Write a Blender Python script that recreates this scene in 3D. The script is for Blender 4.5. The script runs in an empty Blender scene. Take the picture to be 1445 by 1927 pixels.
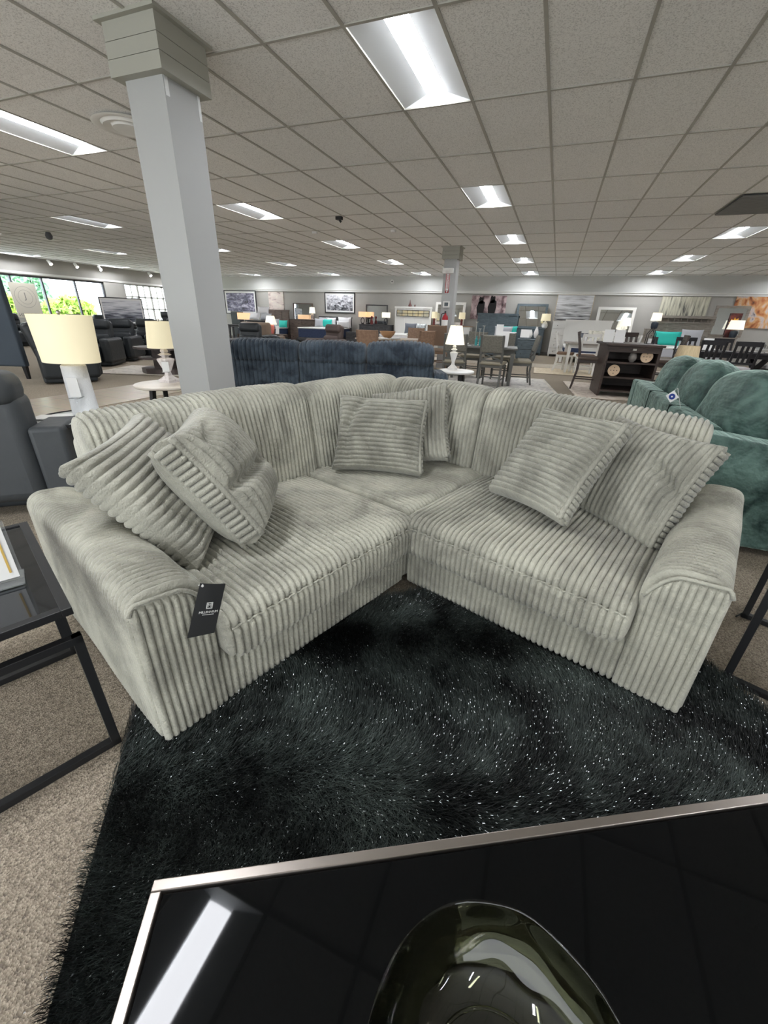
import bpy, bmesh, math, random
import numpy as np
from mathutils import Vector, Matrix
from math import sin, cos, pi, radians, sqrt
random.seed(7); RNG = np.random.RandomState(7)
SC = bpy.context.scene
COL = SC.collection
# ------------------------------------------------------------------ camera, exposure, world
CAMH = 1.24; FPX = 766.2; PITCH = radians(25.53); ROLL = radians(1.83); YAW = radians(20.4)
CEIL = 2.91
_F = Vector((0, cos(PITCH), -sin(PITCH))); _r = Vector((1, 0, 0)); _u = _r.cross(_F)
_R = _r*cos(ROLL)+_u*sin(ROLL); _U = -_r*sin(ROLL)+_u*cos(ROLL)
_RZ = Matrix.Rotation(YAW, 3, 'Z')
CF, CR, CU = _RZ@_F, _RZ@_R, _RZ@_U
cam_d = bpy.data.cameras.new('camera'); cam = bpy.data.objects.new('camera', cam_d); COL.objects.link(cam)
m = Matrix.Identity(4)
for i in range(3):
    m[i][0] = CR[i]; m[i][1] = CU[i]; m[i][2] = -CF[i]
m[0][3] = 0; m[1][3] = 0; m[2][3] = CAMH
cam.matrix_world = m
cam_d.sensor_fit = 'VERTICAL'; cam_d.sensor_height = 24; cam_d.lens = FPX/1927*24
cam_d.clip_start = .05; cam_d.clip_end = 200
SC.camera = cam
SC.view_settings.view_transform = 'Standard'; SC.view_settings.look = 'None'
SC.view_settings.gamma = 1; SC.view_settings.exposure = 1.45; SC.view_settings.use_curve_mapping = False
wd = bpy.data.worlds.new('sky'); SC.world = wd; wd.use_nodes = True
bg = wd.node_tree.nodes['Background']; bg.inputs[0].default_value = (.86, .93, 1, 1); bg.inputs[1].default_value = 3.2
LAMP_E = 26.0      # strip lens emission of the ceiling troffers
fill_d = bpy.data.lights.new('rear_fill_light', 'AREA'); fill_d.shape = 'RECTANGLE'; fill_d.size = 16; fill_d.size_y = 2.0; fill_d.energy = 170; fill_d.color = (.93, .97, 1)
fill_ob = bpy.data.objects.new('rear_fill_light', fill_d); COL.objects.link(fill_ob); fill_ob.location = (-3, -4.7, 1.45); fill_ob.rotation_euler = (radians(90), 0, 0)   # added fill behind the camera, brightens ceiling and upright faces
sun_d = bpy.data.lights.new('sun', 'SUN'); sun_d.energy = 5.0; sun_d.angle = .02; sun_d.color = (1, .96, .88)
sun = bpy.data.objects.new('sun', sun_d); COL.objects.link(sun); sun.rotation_euler = (radians(38), 0, radians(200)); sun.location = (-30, 5, 12)

# a point of the room seen at pixel (x, y) of the photograph, at height z / at depth Y / at X
def _ray(x, y): return CF+CR*((x-722.5)/FPX)-CU*((y-963.5)/FPX)
def at(x, y, z=0.):
    d = _ray(x, y); k = (z-CAMH)/d.z; return Vector((d.x*k, d.y*k, z))
def atY(x, y, Y):
    d = _ray(x, y); k = Y/d.y; return Vector((d.x*k, Y, d.z*k+CAMH))
def atX(x, y, X):
    d = _ray(x, y); k = X/d.x; return Vector((X, d.y*k, d.z*k+CAMH))

# ------------------------------------------------------------------ materials
def srgb(c):
    return tuple((v/12.92 if v <= .04045 else ((v+.055)/1.055)**2.4) for v in [x/255 for x in c])+(1,)
_M = {}
def mat(name, col, rough=.6, metal=0., noise=None, bump=None, spec=.5, sheen=0., coat=0., trans=0., emit=None, ior=1.45, alpha=1., stretch=None, obj=False):
    """noise = (scale, other colour, contrast lo, hi); bump = (scale, strength, distance)"""
    if name in _M: return _M[name]
    mt = bpy.data.materials.new(name); mt.use_nodes = True; nt = mt.node_tree; N = nt.nodes; Lk = nt.links
    b = N['Principled BSDF']
    c = srgb(col)
    b.inputs['Base Color'].default_value = c; b.inputs['Roughness'].default_value = rough
    b.inputs['Metallic'].default_value = metal; b.inputs['Specular IOR Level'].default_value = spec
    b.inputs['IOR'].default_value = ior
    if sheen: b.inputs['Sheen Weight'].default_value = sheen; b.inputs['Sheen Roughness'].default_value = .45
    if coat: b.inputs['Coat Weight'].default_value = coat; b.inputs['Coat Roughness'].default_value = .08
    if trans: b.inputs['Transmission Weight'].default_value = trans
    if emit: b.inputs['Emission Color'].default_value = srgb(emit[0]); b.inputs['Emission Strength'].default_value = emit[1]
    if alpha < 1: b.inputs['Alpha'].default_value = alpha
    tc = N.new('ShaderNodeTexCoord')
    co = tc.outputs['Object' if obj else 'Object']
    if stretch:
        mp = N.new('ShaderNodeMapping'); mp.inputs['Scale'].default_value = stretch; Lk.new(co, mp.inputs[0]); co = mp.outputs[0]
    if noise:
        n = N.new('ShaderNodeTexNoise'); n.inputs['Scale'].default_value = noise[0]; n.inputs['Detail'].default_value = 5
        Lk.new(co, n.inputs['Vector'])
        r = N.new('ShaderNodeValToRGB'); r.color_ramp.elements[0].position = noise[2]; r.color_ramp.elements[1].position = noise[3]
        r.color_ramp.elements[0].color = c; r.color_ramp.elements[1].color = srgb(noise[1])
        Lk.new(n.outputs['Fac'], r.inputs[0]); Lk.new(r.outputs[0], b.inputs['Base Color'])
    if bump:
        n2 = N.new('ShaderNodeTexNoise'); n2.inputs['Scale'].default_value = bump[0]; n2.inputs['Detail'].default_value = 3
        Lk.new(co, n2.inputs['Vector'])
        bp = N.new('ShaderNodeBump'); bp.inputs['Strength'].default_value = bump[1]; bp.inputs['Distance'].default_value = bump[2]
        Lk.new(n2.outputs['Fac'], bp.inputs['Height']); Lk.new(bp.outputs[0], b.inputs['Normal'])
    _M[name] = mt
    return mt

def ramp_nodes(name, build):
    if name in _M: return _M[name]
    mt = bpy.data.materials.new(name); mt.use_nodes = True
    build(mt.node_tree, mt.node_tree.nodes['Principled BSDF']); _M[name] = mt; return mt

# ------------------------------------------------------------------ mesh helpers
def tag(o, label=None, cat=None, group=None, kind=None):
    if label: o['label'] = label
    if cat: o['category'] = cat
    if group: o['group'] = group
    if kind: o['kind'] = kind
    return o
def thing(name, label, cat, loc=(0, 0, 0), rz=0., group=None):
    o = bpy.data.objects.new(name, None); COL.objects.link(o); o.location = loc; o.rotation_euler = (0, 0, rz)
    o.empty_display_size = .1
    return tag(o, label, cat, group)
class MB:
    def __init__(s): s.v = []; s.f = []; s.mi = []; s.M = Matrix.Identity(4)
    def raw(s, vs, fs, k=0):
        b = len(s.v); s.v += [tuple(s.M@Vector(p)) for p in vs]; s.f += [tuple(b+i for i in f) for f in fs]; s.mi += [k]*len(fs); return s
    def box(s, c, d, rot=None, k=0, taper=None):
        x, y, z = [q/2 for q in d]; P = []
        for i, (a, b, e) in enumerate([(-1,-1,-1),(1,-1,-1),(1,1,-1),(-1,1,-1),(-1,-1,1),(1,-1,1),(1,1,1),(-1,1,1)]):
            t = 1. if (e > 0 or not taper) else taper
            p = Vector((a*x*t, b*y*t, e*z))
            if rot: p = rot@p
            P.append((p.x+c[0], p.y+c[1], p.z+c[2]))
        return s.raw(P, [(0,3,2,1),(4,5,6,7),(0,1,5,4),(1,2,6,5),(2,3,7,6),(3,0,4,7)], k)
    def bx(s, x0, x1, y0, y1, z0, z1, k=0): return s.box(((x0+x1)/2, (y0+y1)/2, (z0+z1)/2), (abs(x1-x0), abs(y1-y0), abs(z1-z0)), k=k)
    def bar(s, a, b, w, d=None, k=0):
        a = Vector(a); b = Vector(b); d = d or w; ax = (b-a); L = ax.length; q = ax.to_track_quat('Z', 'Y').to_matrix()
        return s.box((a+b)/2, (w, d, L), rot=q, k=k)
    def tube(s, pts, r, n=8, k=0, cap=True):
        pts = [Vector(p) for p in pts]; rs = r if hasattr(r, '__len__') else [r]*len(pts); V = []; Fc = []
        for i, p in enumerate(pts):
            t = (pts[min(i+1, len(pts)-1)]-pts[max(i-1, 0)]).normalized()
            q = t.to_track_quat('Z', 'Y').to_matrix()
            for j in range(n):
                a = 2*pi*j/n; V.append(p+q@Vector((cos(a)*rs[i], sin(a)*rs[i], 0)))
        for i in range(len(pts)-1):
            for j in range(n): Fc.append((i*n+j, i*n+(j+1) % n, (i+1)*n+(j+1) % n, (i+1)*n+j))
        if cap: Fc.append(tuple(range(n-1, -1, -1))); Fc.append(tuple((len(pts)-1)*n+j for j in range(n)))
        return s.raw(V, Fc, k)
    def lathe(s, prof, c=(0, 0, 0), n=24, sq=None, k=0, sx=1., sy=1., cap=True):
        """sq = n-gon with flat sides (4 -> square)"""
        n = sq or n; V = []; Fc = []; off = pi/n if sq else 0
        for (r, z) in prof:
            rr = r/cos(pi/n) if sq else r
            for j in range(n):
                a = 2*pi*j/n+off; V.append((c[0]+rr*cos(a)*sx, c[1]+rr*sin(a)*sy, c[2]+z))
        m_ = len(prof)
        for i in range(m_-1):
            for j in range(n): Fc.append((i*n+j, i*n+(j+1) % n, (i+1)*n+(j+1) % n, (i+1)*n+j))
        if cap:
            Fc.append(tuple(range(n-1, -1, -1))); Fc.append(tuple((m_-1)*n+j for j in range(n)))
        return s.raw(V, Fc, k)
    def build(s, name, mt, parent=None, smooth=False, bevel=0., seg=2, loc=None, weld=False, autosm=None):
        me = bpy.data.meshes.new(name); me.from_pydata(s.v, [], s.f)
        mts = mt if isinstance(mt, (list, tuple)) else [mt]
        for q in mts: me.materials.append(q)
        if len(mts) > 1: me.polygons.foreach_set('material_index', s.mi)
        if smooth: me.polygons.foreach_set('use_smooth', [True]*len(me.polygons))
        me.update()
        bm = bmesh.new(); bm.from_mesh(me); bmesh.ops.recalc_face_normals(bm, faces=bm.faces); bm.to_mesh(me); bm.free()
        o = bpy.data.objects.new(name, me); COL.objects.link(o)
        if parent: o.parent = parent
        if loc: o.location = loc
        if bevel:
            md = o.modifiers.new('bevel', 'BEVEL'); md.width = bevel; md.segments = seg; md.limit_method = 'ANGLE'; md.angle_limit = radians(40)
        if autosm or (bevel and smooth):
            if smooth:
                me.polygons.foreach_set('use_smooth', [True]*len(me.polygons))
                try: me.set_sharp_from_angle(angle=radians(autosm or 40))
                except Exception: pass
        return o
def copy_tree(o, parent=None, keep=False):
    c = o.copy(); COL.objects.link(c)
    if parent: c.parent = parent
    for ch in list(o.children): copy_tree(ch, c)
    return c
def place(proto, used, loc, rz, label, group=None):
    """first call moves the prototype itself, later calls copy it with its parts"""
    o = proto if not used else copy_tree(proto)
    o.location = loc; o.rotation_euler = (0, 0, rz); tag(o, label, group=group); return o
def text(name, s, size, mt, parent, loc, rot=(pi/2, 0, 0), ext=.0006, align='CENTER', sx=1.):
    c = bpy.data.curves.new(name, 'FONT'); c.body = s; c.size = size; c.extrude = ext; c.align_x = align; c.align_y = 'CENTER'; c.resolution_u = 3
    c.materials.append(mt); o = bpy.data.objects.new(name, c); COL.objects.link(o); o.scale = (1, 1, 1)
    bpy.context.view_layer.update(); me = bpy.data.meshes.new_from_object(o.evaluated_get(bpy.context.evaluated_depsgraph_get())); bpy.data.objects.remove(o)
    if sx < 0: me.flip_normals()
    o = bpy.data.objects.new(name, me); COL.objects.link(o); o.parent = parent; o.location = loc; o.rotation_euler = rot; o.scale = (sx, 1, 1)
    return o
def vnoise(p, sc=1., seed=0.):
    from mathutils import noise
    return noise.noise(Vector((p[0]*sc+seed, p[1]*sc+seed*1.7, p[2]*sc-seed)))

# cheap smooth vector noise on arrays (sum of sines), used for cloth irregularities
def wob(x, y, z, sc, seed):
    r = np.random.RandomState(seed); o = 0
    for i in range(5):
        k = r.randn(3)*sc; ph = r.rand()*6.28; o = o+np.sin(x*k[0]+y*k[1]+z*k[2]+ph)
    return o/5
def np_mesh(name, V, Fq, mt, parent=None, smooth=True, tris=None):
    V = np.asarray(V, dtype=np.float32).reshape(-1, 3); Fq = np.asarray(Fq, dtype=np.int32)
    k = Fq.shape[1]; nt = 0 if tris is None else len(tris)
    me = bpy.data.meshes.new(name); me.vertices.add(len(V)); me.vertices.foreach_set('co', V.ravel())
    loops = Fq.ravel(); tot = np.full(len(Fq), k, np.int32)
    if nt: loops = np.concatenate([loops, np.asarray(tris, np.int32).ravel()]); tot = np.concatenate([tot, np.full(nt, 3, np.int32)])
    st = np.concatenate([[0], np.cumsum(tot)[:-1]]).astype(np.int32)
    me.loops.add(len(loops)); me.loops.foreach_set('vertex_index', loops.astype(np.int32))
    me.polygons.add(len(tot)); me.polygons.foreach_set('loop_start', st); me.polygons.foreach_set('loop_total', tot)
    if smooth: me.polygons.foreach_set('use_smooth', np.ones(len(tot), bool))
    for q in (mt if isinstance(mt, (list, tuple)) else [mt]): me.materials.append(q)
    me.update(calc_edges=True); me.validate()
    o = bpy.data.objects.new(name, me); COL.objects.link(o)
    if parent: o.parent = parent
    return o

def roundpoly(P, Rr, sp=.013):
    """closed polygon with rounded corners, resampled: points (n,2)"""
    P = [np.array(p, float) for p in P]; out = []; n = len(P)
    for i in range(n):
        a, b, c = P[i-1], P[i], P[(i+1) % n]; r = Rr[i] if hasattr(Rr, '__len__') else Rr
        u = (a-b)/np.linalg.norm(a-b); v = (c-b)/np.linalg.norm(c-b); ang = math.acos(max(-1, min(1, u@v))); d = r/math.tan(ang/2)
        d = min(d, .48*np.linalg.norm(a-b), .48*np.linalg.norm(c-b)); p0 = b+u*d; p1 = b+v*d
        for t in np.linspace(0, 1, 9): out.append((1-t)**2*p0+2*t*(1-t)*(b*.85+.15*(p0+p1)/2)+t*t*p1)
    out = np.array(out); cl = np.vstack([out, out[:1]]); d = np.linalg.norm(np.diff(cl, axis=0), axis=1); s = np.concatenate([[0], np.cumsum(d)])
    m_ = max(16, int(s[-1]/sp)); t = np.linspace(0, s[-1], m_, endpoint=False)
    return np.stack([np.interp(t, s, cl[:, 0]), np.interp(t, s, cl[:, 1])], 1)
def pnormals(P):
    d = np.roll(P, -1, 0)-np.roll(P, 1, 0); n = np.stack([d[:, 1], -d[:, 0]], 1); n /= np.linalg.norm(n, axis=1)[:, None]+1e-9
    if ((P-P.mean(0))*n).sum() < 0: n = -n
    return n
FR = np.array([0, .07, .19, .34, .5, .66, .81, .93])
def ribh(fr): return np.clip(np.sin(pi*fr), 0, 1)**.62
def ribloft(name, P, s0, s1, mt, parent, mode='x', ribw=.0245, amp=.0155, endr=.04, seed=1, deform=None, seams=(), wig=.004, amp_fn=None):
    """cloth body with chunky cords: profile P (a,z) swept along the axis, cords side by side along the axis"""
    Nn = pnormals(P); n = max(1, round((s1-s0)/ribw)); w = (s1-s0)/n; cen = (P.max(0)+P.min(0))/2; half = (P.max(0)-P.min(0))/2
    ss = np.concatenate([(i+FR)*w for i in range(n)]+[[n*w]]); fr = np.concatenate([FR]*n+[[0]])
    L = s1-s0; e = np.minimum(ss, L-ss); x = np.clip((endr-e)/endr, 0, 1); ins = endr*(1-np.sqrt(np.clip(1-x*x, 0, 1)))
    S = len(ss); m_ = len(P)
    sc = 1-ins[:, None]/half[None, :]                       # anisotropic shrink at the ends
    A = cen[0]+(P[None, :, 0]-cen[0])*sc[:, :1]; Z = cen[1]+(P[None, :, 1]-cen[1])*sc[:, 1:]
    X = np.repeat((s0+ss)[:, None], m_, 1)
    arc = np.concatenate([[0], np.cumsum(np.linalg.norm(np.diff(P, axis=0), axis=1))])
    idx = np.repeat(np.minimum(np.arange(S)//len(FR), n-1)[:, None], m_, 1)
    irr = 1+.16*wob(idx*.9, arc[None, :]*22, X*0, 1., seed)
    H = ribh(fr)[:, None]*amp*irr
    if amp_fn is not None: H = H*amp_fn(X, A, Z)
    for (sa, sz, sd, sw) in seams:
        dd = np.hypot(P[:, 0]-sa, P[:, 1]-sz); H = H-(sd*np.exp(-(dd/sw)**2))[None, :]*(.6+.4*np.sin(idx*2.3))
    X = X+wig*wob(X*0, arc[None, :]*9, X*4, 1., seed+9)*np.clip(e/endr, 0, 1)[:, None]
    A = A+Nn[None, :, 0]*H; Z = Z+Nn[None, :, 1]*H
    puff = .006*wob(X*5, A*5, Z*5, 1., seed+3); A = A+Nn[None, :, 0]*puff; Z = Z+Nn[None, :, 1]*puff
    if deform: X, A, Z = deform(X, A, Z)
    V = np.stack([X, A, Z] if mode == 'x' else [A, X, Z], -1)
    ia = np.arange(S-1)[:, None]*m_; j = np.arange(m_)[None, :]; jn = (j+1) % m_
    q = np.stack([ia+j, ia+jn, ia+m_+jn, ia+m_+j], -1).reshape(-1, 4)
    c0 = V[0].mean(0); c1 = V[-1].mean(0); VV = np.vstack([V.reshape(-1, 3), c0, c1]); k = S*m_
    t0 = np.stack([np.full(m_, k), (np.arange(m_)+1) % m_, np.arange(m_)], 1); t1 = np.stack([np.full(m_, k+1), np.arange(m_)+(S-1)*m_, (np.arange(m_)+1) % m_+(S-1)*m_], 1)
    flip = (mode == 'x')
    # orientation: test the sign with one quad against the profile normal
    a, b, c_ = VV[q[len(q)//2][0]], VV[q[len(q)//2][1]], VV[q[len(q)//2][2]]
    jj = (len(q)//2) % m_; nn = np.array([0, Nn[jj][0], Nn[jj][1]] if mode == 'x' else [Nn[jj][0], 0, Nn[jj][1]])
    if np.dot(np.cross(b-a, c_-b), nn) < 0: q = q[:, ::-1]; t0 = t0[:, ::-1]; t1 = t1[:, ::-1]
    return np_mesh(name, VV, q, mt, parent, tris=np.vstack([t0, t1]))

# ------------------------------------------------------------------ room shell
carpet = ramp_nodes('greige_carpet', lambda nt, b: None)
def _carpet(nt, b):
    N, L = nt.nodes, nt.links; tc = N.new('ShaderNodeTexCoord')
    v = N.new('ShaderNodeTexVoronoi'); v.inputs['Scale'].default_value = 210; L.new(tc.outputs['Object'], v.inputs['Vector'])
    n = N.new('ShaderNodeTexNoise'); n.inputs['Scale'].default_value = 95; n.inputs['Detail'].default_value = 4; L.new(tc.outputs['Object'], n.inputs['Vector'])
    n3 = N.new('ShaderNodeTexNoise'); n3.inputs['Scale'].default_value = 1.1; L.new(tc.outputs['Object'], n3.inputs['Vector'])
    r = N.new('ShaderNodeValToRGB'); r.color_ramp.elements[0].color = srgb((112, 103, 92)); r.color_ramp.elements[1].color = srgb((168, 157, 140))
    r.color_ramp.elements[0].position = .32; r.color_ramp.elements[1].position = .68
    mx = N.new('ShaderNodeMix'); mx.data_type = 'FLOAT'; mx.inputs[0].default_value = .5; L.new(n.outputs['Fac'], mx.inputs[2]); L.new(v.outputs['Color'], mx.inputs[3])
    L.new(mx.outputs[0], r.inputs[0]); L.new(r.outputs[0], b.inputs['Base Color']); b.inputs['Roughness'].default_value = .95; b.inputs['Specular IOR Level'].default_value = .1
    bp = N.new('ShaderNodeBump'); bp.inputs['Strength'].default_value = .6; bp.inputs['Distance'].default_value = .004; L.new(v.outputs['Distance'], bp.inputs['Height']); L.new(bp.outputs[0], b.inputs['Normal'])
_carpet(carpet.node_tree, carpet.node_tree.nodes['Principled BSDF'])

def _ceil(nt, b):
    N, L = nt.nodes, nt.links; tc = N.new('ShaderNodeTexCoord')
    n = N.new('ShaderNodeTexNoise'); n.inputs['Scale'].default_value = 110; n.inputs['Detail'].default_value = 3; n.inputs['Roughness'].default_value = .7; L.new(tc.outputs['Object'], n.inputs['Vector'])
    r = N.new('ShaderNodeValToRGB'); r.color_ramp.elements[0].color = srgb((200, 200, 198)); r.color_ramp.elements[1].color = srgb((242, 242, 240))
    r.color_ramp.elements[0].position = .36; r.color_ramp.elements[1].position = .5; L.new(n.outputs['Fac'], r.inputs[0]); L.new(r.outputs[0], b.inputs['Base Color'])
    b.inputs['Roughness'].default_value = .95; b.inputs['Specular IOR Level'].default_value = .1
    bp = N.new('ShaderNodeBump'); bp.inputs['Strength'].default_value = .35; bp.inputs['Distance'].default_value = .003; L.new(n.outputs['Fac'], bp.inputs['Height']); L.new(bp.outputs[0], b.inputs['Normal'])
ceil_m = ramp_nodes('acoustic_tile', _ceil)
grid_m = mat('ceiling_grid_metal', (170, 168, 160), .5)
wall_m = mat('greige_wall_paint', (168, 166, 160), .85, noise=(3, (173, 171, 165), .3, .7))
wall_up = mat('pale_upper_wall_paint', (202, 203, 200), .8)
white_p = mat('white_trim_paint', (226, 226, 222), .45)
col_m = mat('column_paint', (172, 174, 173), .6)
X0, X1, Y0, Y1 = -19.2, 9.5, -5.0, 19.75
GX, GY, TW, TL = -.4, 4.541, .6096, 1.2192

def tile_floor(nt, b):
    N, L = nt.nodes, nt.links; tc = N.new('ShaderNodeTexCoord')
    br = N.new('ShaderNodeTexBrick'); br.inputs['Scale'].default_value = 1; br.inputs['Brick Width'].default_value = .9; br.inputs['Row Height'].default_value = .45; br.inputs['Mortar Size'].default_value = .008
    br.inputs['Color1'].default_value = srgb((196, 184, 164)); br.inputs['Color2'].default_value = srgb((186, 174, 156)); br.inputs['Mortar'].default_value = srgb((150, 142, 130))
    L.new(tc.outputs['Object'], br.inputs['Vector'])
    w = N.new('ShaderNodeTexNoise'); w.inputs['Scale'].default_value = 6; mp = N.new('ShaderNodeMapping'); mp.inputs['Scale'].default_value = (1, 5, 1); L.new(tc.outputs['Object'], mp.inputs[0]); L.new(mp.outputs[0], w.inputs['Vector'])
    mx = N.new('ShaderNodeMix'); mx.data_type = 'RGBA'; mx.blend_type = 'MULTIPLY'; mx.inputs[0].default_value = .35; L.new(br.outputs[0], mx.inputs[6]); L.new(w.outputs['Color'], mx.inputs[7]); L.new(mx.outputs[2], b.inputs['Base Color'])
    b.inputs['Roughness'].default_value = .28
tile_m = ramp_nodes('beige_stone_tile', tile_floor)

b = MB(); b.bx(X0-.2, X1+.2, Y0-.2, Y1+.2, -.1, 0); tag(b.build('floor', carpet), kind='structure')
b = MB(); b.bx(-7.0, -5.75, -3, 15.2, .0, .008); b.bx(-5.75, 7.0, 13.9, 15.2, .0, .008); b.bx(5.2, 7.0, 3.0, 13.9, .0, .008)
tag(b.build('floor_tile_aisle', tile_m), kind='structure')
TROFF = [(i, j) for i in (-30, -23, -16, -9, -2, 5, 12) for j in (-7, -4, -1, 2, 5, 8, 11)]
TROFF = [(i, j) for i, j in TROFF if X0 < GX+i*TW and GX+(i+1)*TW < X1 and Y0 < GY+j*TL and (i, j) != (-30, 2)]
# ceiling slab with holes for the troffers: one quad per tile
b = MB(); i0, i1 = math.floor((X0-GX)/TW)-1, math.ceil((X1-GX)/TW)+1; j0, j1 = math.floor((Y0-GY)/TL)-1, math.ceil((Y1-GY)/TL)+1
hole = set(TROFF)
for i in range(i0, i1):
    for j in range(j0, j1):
        x, y = GX+i*TW, GY+j*TL
        if (i, j) in hole: b.bx(x, x+TW, y, y+TL, CEIL+.12, CEIL+.14)
        else: b.bx(x, x+TW, y, y+TL, CEIL+.004, CEIL+.03)
b.bx(X0-.5, X1+.5, Y0-.5, Y1+.5, CEIL+.15, CEIL+.2)
tag(b.build('ceiling', ceil_m), kind='structure')
b = MB()
for i in range(i0, i1+1): b.bx(GX+i*TW-.012, GX+i*TW+.012, Y0, Y1, CEIL-.004, CEIL+.012)
for j in range(j0, j1+1): b.bx(X0, X1, GY+j*TL-.012, GY+j*TL+.012, CEIL-.003, CEIL+.012)
tag(b.build('ceiling_grid', grid_m), kind='structure')
# far wall, right wall, back wall
b = MB(); b.bx(X0-.2, X1+.2, Y1, Y1+.2, 0, 2.30); tag(b.build('wall_far', wall_m), kind='structure')
b = MB(); b.bx(X0-.2, X1+.2, Y1-.03, Y1+.2, 2.30, CEIL+.1); tag(b.build('wall_far_upper', wall_up), kind='structure')
b = MB(); b.bx(X0, X1, Y1-.06, Y1-.03, 2.27, 2.36); b.bx(X0, X1, Y1-.10, Y1-.03, 2.34, 2.37); tag(b.build('trim_1', white_p), kind='structure')
b = MB(); b.bx(X0, X1, Y1-.02, Y1, 0, .11); tag(b.build('baseboard_far', mat('grey_baseboard', (120, 118, 114), .5)), kind='structure')
b = MB(); b.bx(X1, X1+.2, Y0-.2, Y1+.2, 0, CEIL+.1); tag(b.build('wall_right', wall_m), kind='structure')
b = MB(); b.bx(X0-.2, X1+.2, Y0-.2, Y0, 0, CEIL+.1); tag(b.build('wall_back', wall_m), kind='structure')

# ---- troffers
housing_m = mat('troffer_white_enamel', (222, 226, 228), .45)
lens_m = mat('troffer_lit_lens', (255, 255, 255), .4, emit=((248, 250, 255), LAMP_E))
b = MB(); z0 = CEIL+.002
hw, hl = TW/2-.014, TL/2-.014
# curved side reflectors rising from the frame edge up to the central lens box
for sg in (-1, 1):
    V = []; n = 8
    for q in range(n+1):
        t = q/n; x = sg*(hw-(hw-.085)*t); z = CEIL+.005+.058*t
        V += [(x, -hl, z), (x, hl, z)]
    V += [(sg*.085, -hl, CEIL+.1), (sg*.085, hl, CEIL+.1)]; n += 1
    b.raw(V, [(2*q, 2*q+1, 2*q+3, 2*q+2) for q in range(n)])
for sg in (-1, 1):
    b.raw([(-hw, sg*hl, CEIL+.005), (hw, sg*hl, CEIL+.005), (hw, sg*(hl-.05), CEIL+.08), (-hw, sg*(hl-.05), CEIL+.08)], [(0, 1, 2, 3)])
t = thing('ceiling_light', '-', 'ceiling light', (0, 0, 0))
hs = b.build('housing', housing_m, t)
b = MB(); V = []; n = 10; Fc = []
for q in range(n+1):
    a = pi*q/n; V += [(-.085*cos(a), -hl+.02, CEIL+.079-.006*sin(a)), (-.085*cos(a), hl-.02, CEIL+.079-.006*sin(a))]
b.raw(V, [(2*q, 2*q+1, 2*q+3, 2*q+2) for q in range(n)]); b.raw(V[::2], [tuple(range(n+1))]); b.raw(V[1::2], [tuple(range(n+1))])
b.build('lit_lens', lens_m, t)
rowname = {-30: 'by the window wall', -23: 'in the window-side row', -16: 'in the third row from the window wall', -9: 'in the row past the near column', -2: 'in the row over the sofa', 5: 'in the right-hand row', 12: 'in the row far right'}
far = {-7: 'far behind the camera', -4: 'behind the camera', -1: 'nearest of its row', 2: 'second nearest of its row', 5: 'third nearest of its row', 8: 'second from the far wall', 11: 'closest to the far wall'}
used = False; ORDER = sorted(TROFF, key=lambda q: (q != (-2, -1), q))
for (i, j) in ORDER:
    place(t, used, (GX+(i+.5)*TW, GY+(j+.5)*TL, 0), 0, 'white ceiling light %s, %s' % (rowname[i], far[j]), 'recessed ceiling lights'); used = True
#@@SHELL_END
# window wall (left), built round its two openings
wins = [(8.3, 14.85, .82, 2.30), (15.85, 18.75, .25, 2.30)]
b = MB(); ys = [Y0-.2]+[v for w in wins for v in w[:2]]+[Y1+.2]
for k in range(0, len(ys), 2): b.bx(X0-.2, X0, ys[k], ys[k+1], 0, CEIL+.1)
for (ya, yb, za, zb) in wins: b.bx(X0-.2, X0, ya, yb, 0, za); b.bx(X0-.2, X0, ya, yb, zb, CEIL+.1)
tag(b.build('wall_left', wall_m), kind='structure')
b = MB(); b.bx(X0, X0+.03, Y0, Y1, 2.33, 2.41); tag(b.build('trim_2', white_p), kind='structure')
dk_al = mat('dark_window_aluminium', (92, 92, 98), .4, metal=.3)
glass_m = mat('window_glass', (245, 250, 250), .02, trans=1., ior=1.02, spec=.2)
b = MB(); (ya, yb, za, zb) = wins[0]; w = .05
for y in (ya, 9.9, 11.15, 12.25, 13.55, yb-.06): b.bx(X0-.13, X0-.05, y, y+.06, za, zb)
b.bx(X0-.13, X0-.05, ya, yb, za, za+.06); b.bx(X0-.13, X0-.05, ya, yb, zb-.06, zb)
w1 = tag(b.build('window_1', dk_al), kind='structure')
b = MB(); b.bx(X0-.095, X0-.09, ya, yb, za, zb); o = b.build('window_pane', glass_m, w1)
b = MB(); (ya, yb, za, zb) = wins[1]
for k in range(9):
    y = ya+(yb-ya)*k/8; t_ = .05 if k % 2 == 0 else .025
    b.bx(X0-.13, X0-.04, y-t_, y+t_, za, zb)
for k in range(5):
    z = zb-(zb-za)*k/4; b.bx(X0-.13, X0-.04, ya, yb, z-.03, z+.03)
w2 = tag(b.build('window_2', white_p), kind='structure')
b = MB(); b.bx(X0-.095, X0-.09, ya, yb, za, zb); b.build('window_pane', glass_m, w2)
# made-up window on the solid back wall, put behind the added fill light
b = MB()
for k in range(9): x = -11+k*2; b.bx(x-.03, x+.03, Y0, Y0+.08, .42, 2.5)
b.bx(-11, 5, Y0, Y0+.08, .42, .48); b.bx(-11, 5, Y0, Y0+.08, 2.44, 2.5); w3 = tag(b.build('added_window', dk_al), kind='structure')
b = MB(); b.bx(-11, 5, Y0+.01, Y0+.02, .45, 2.47); b.build('window_pane', glass_m, w3)
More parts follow.
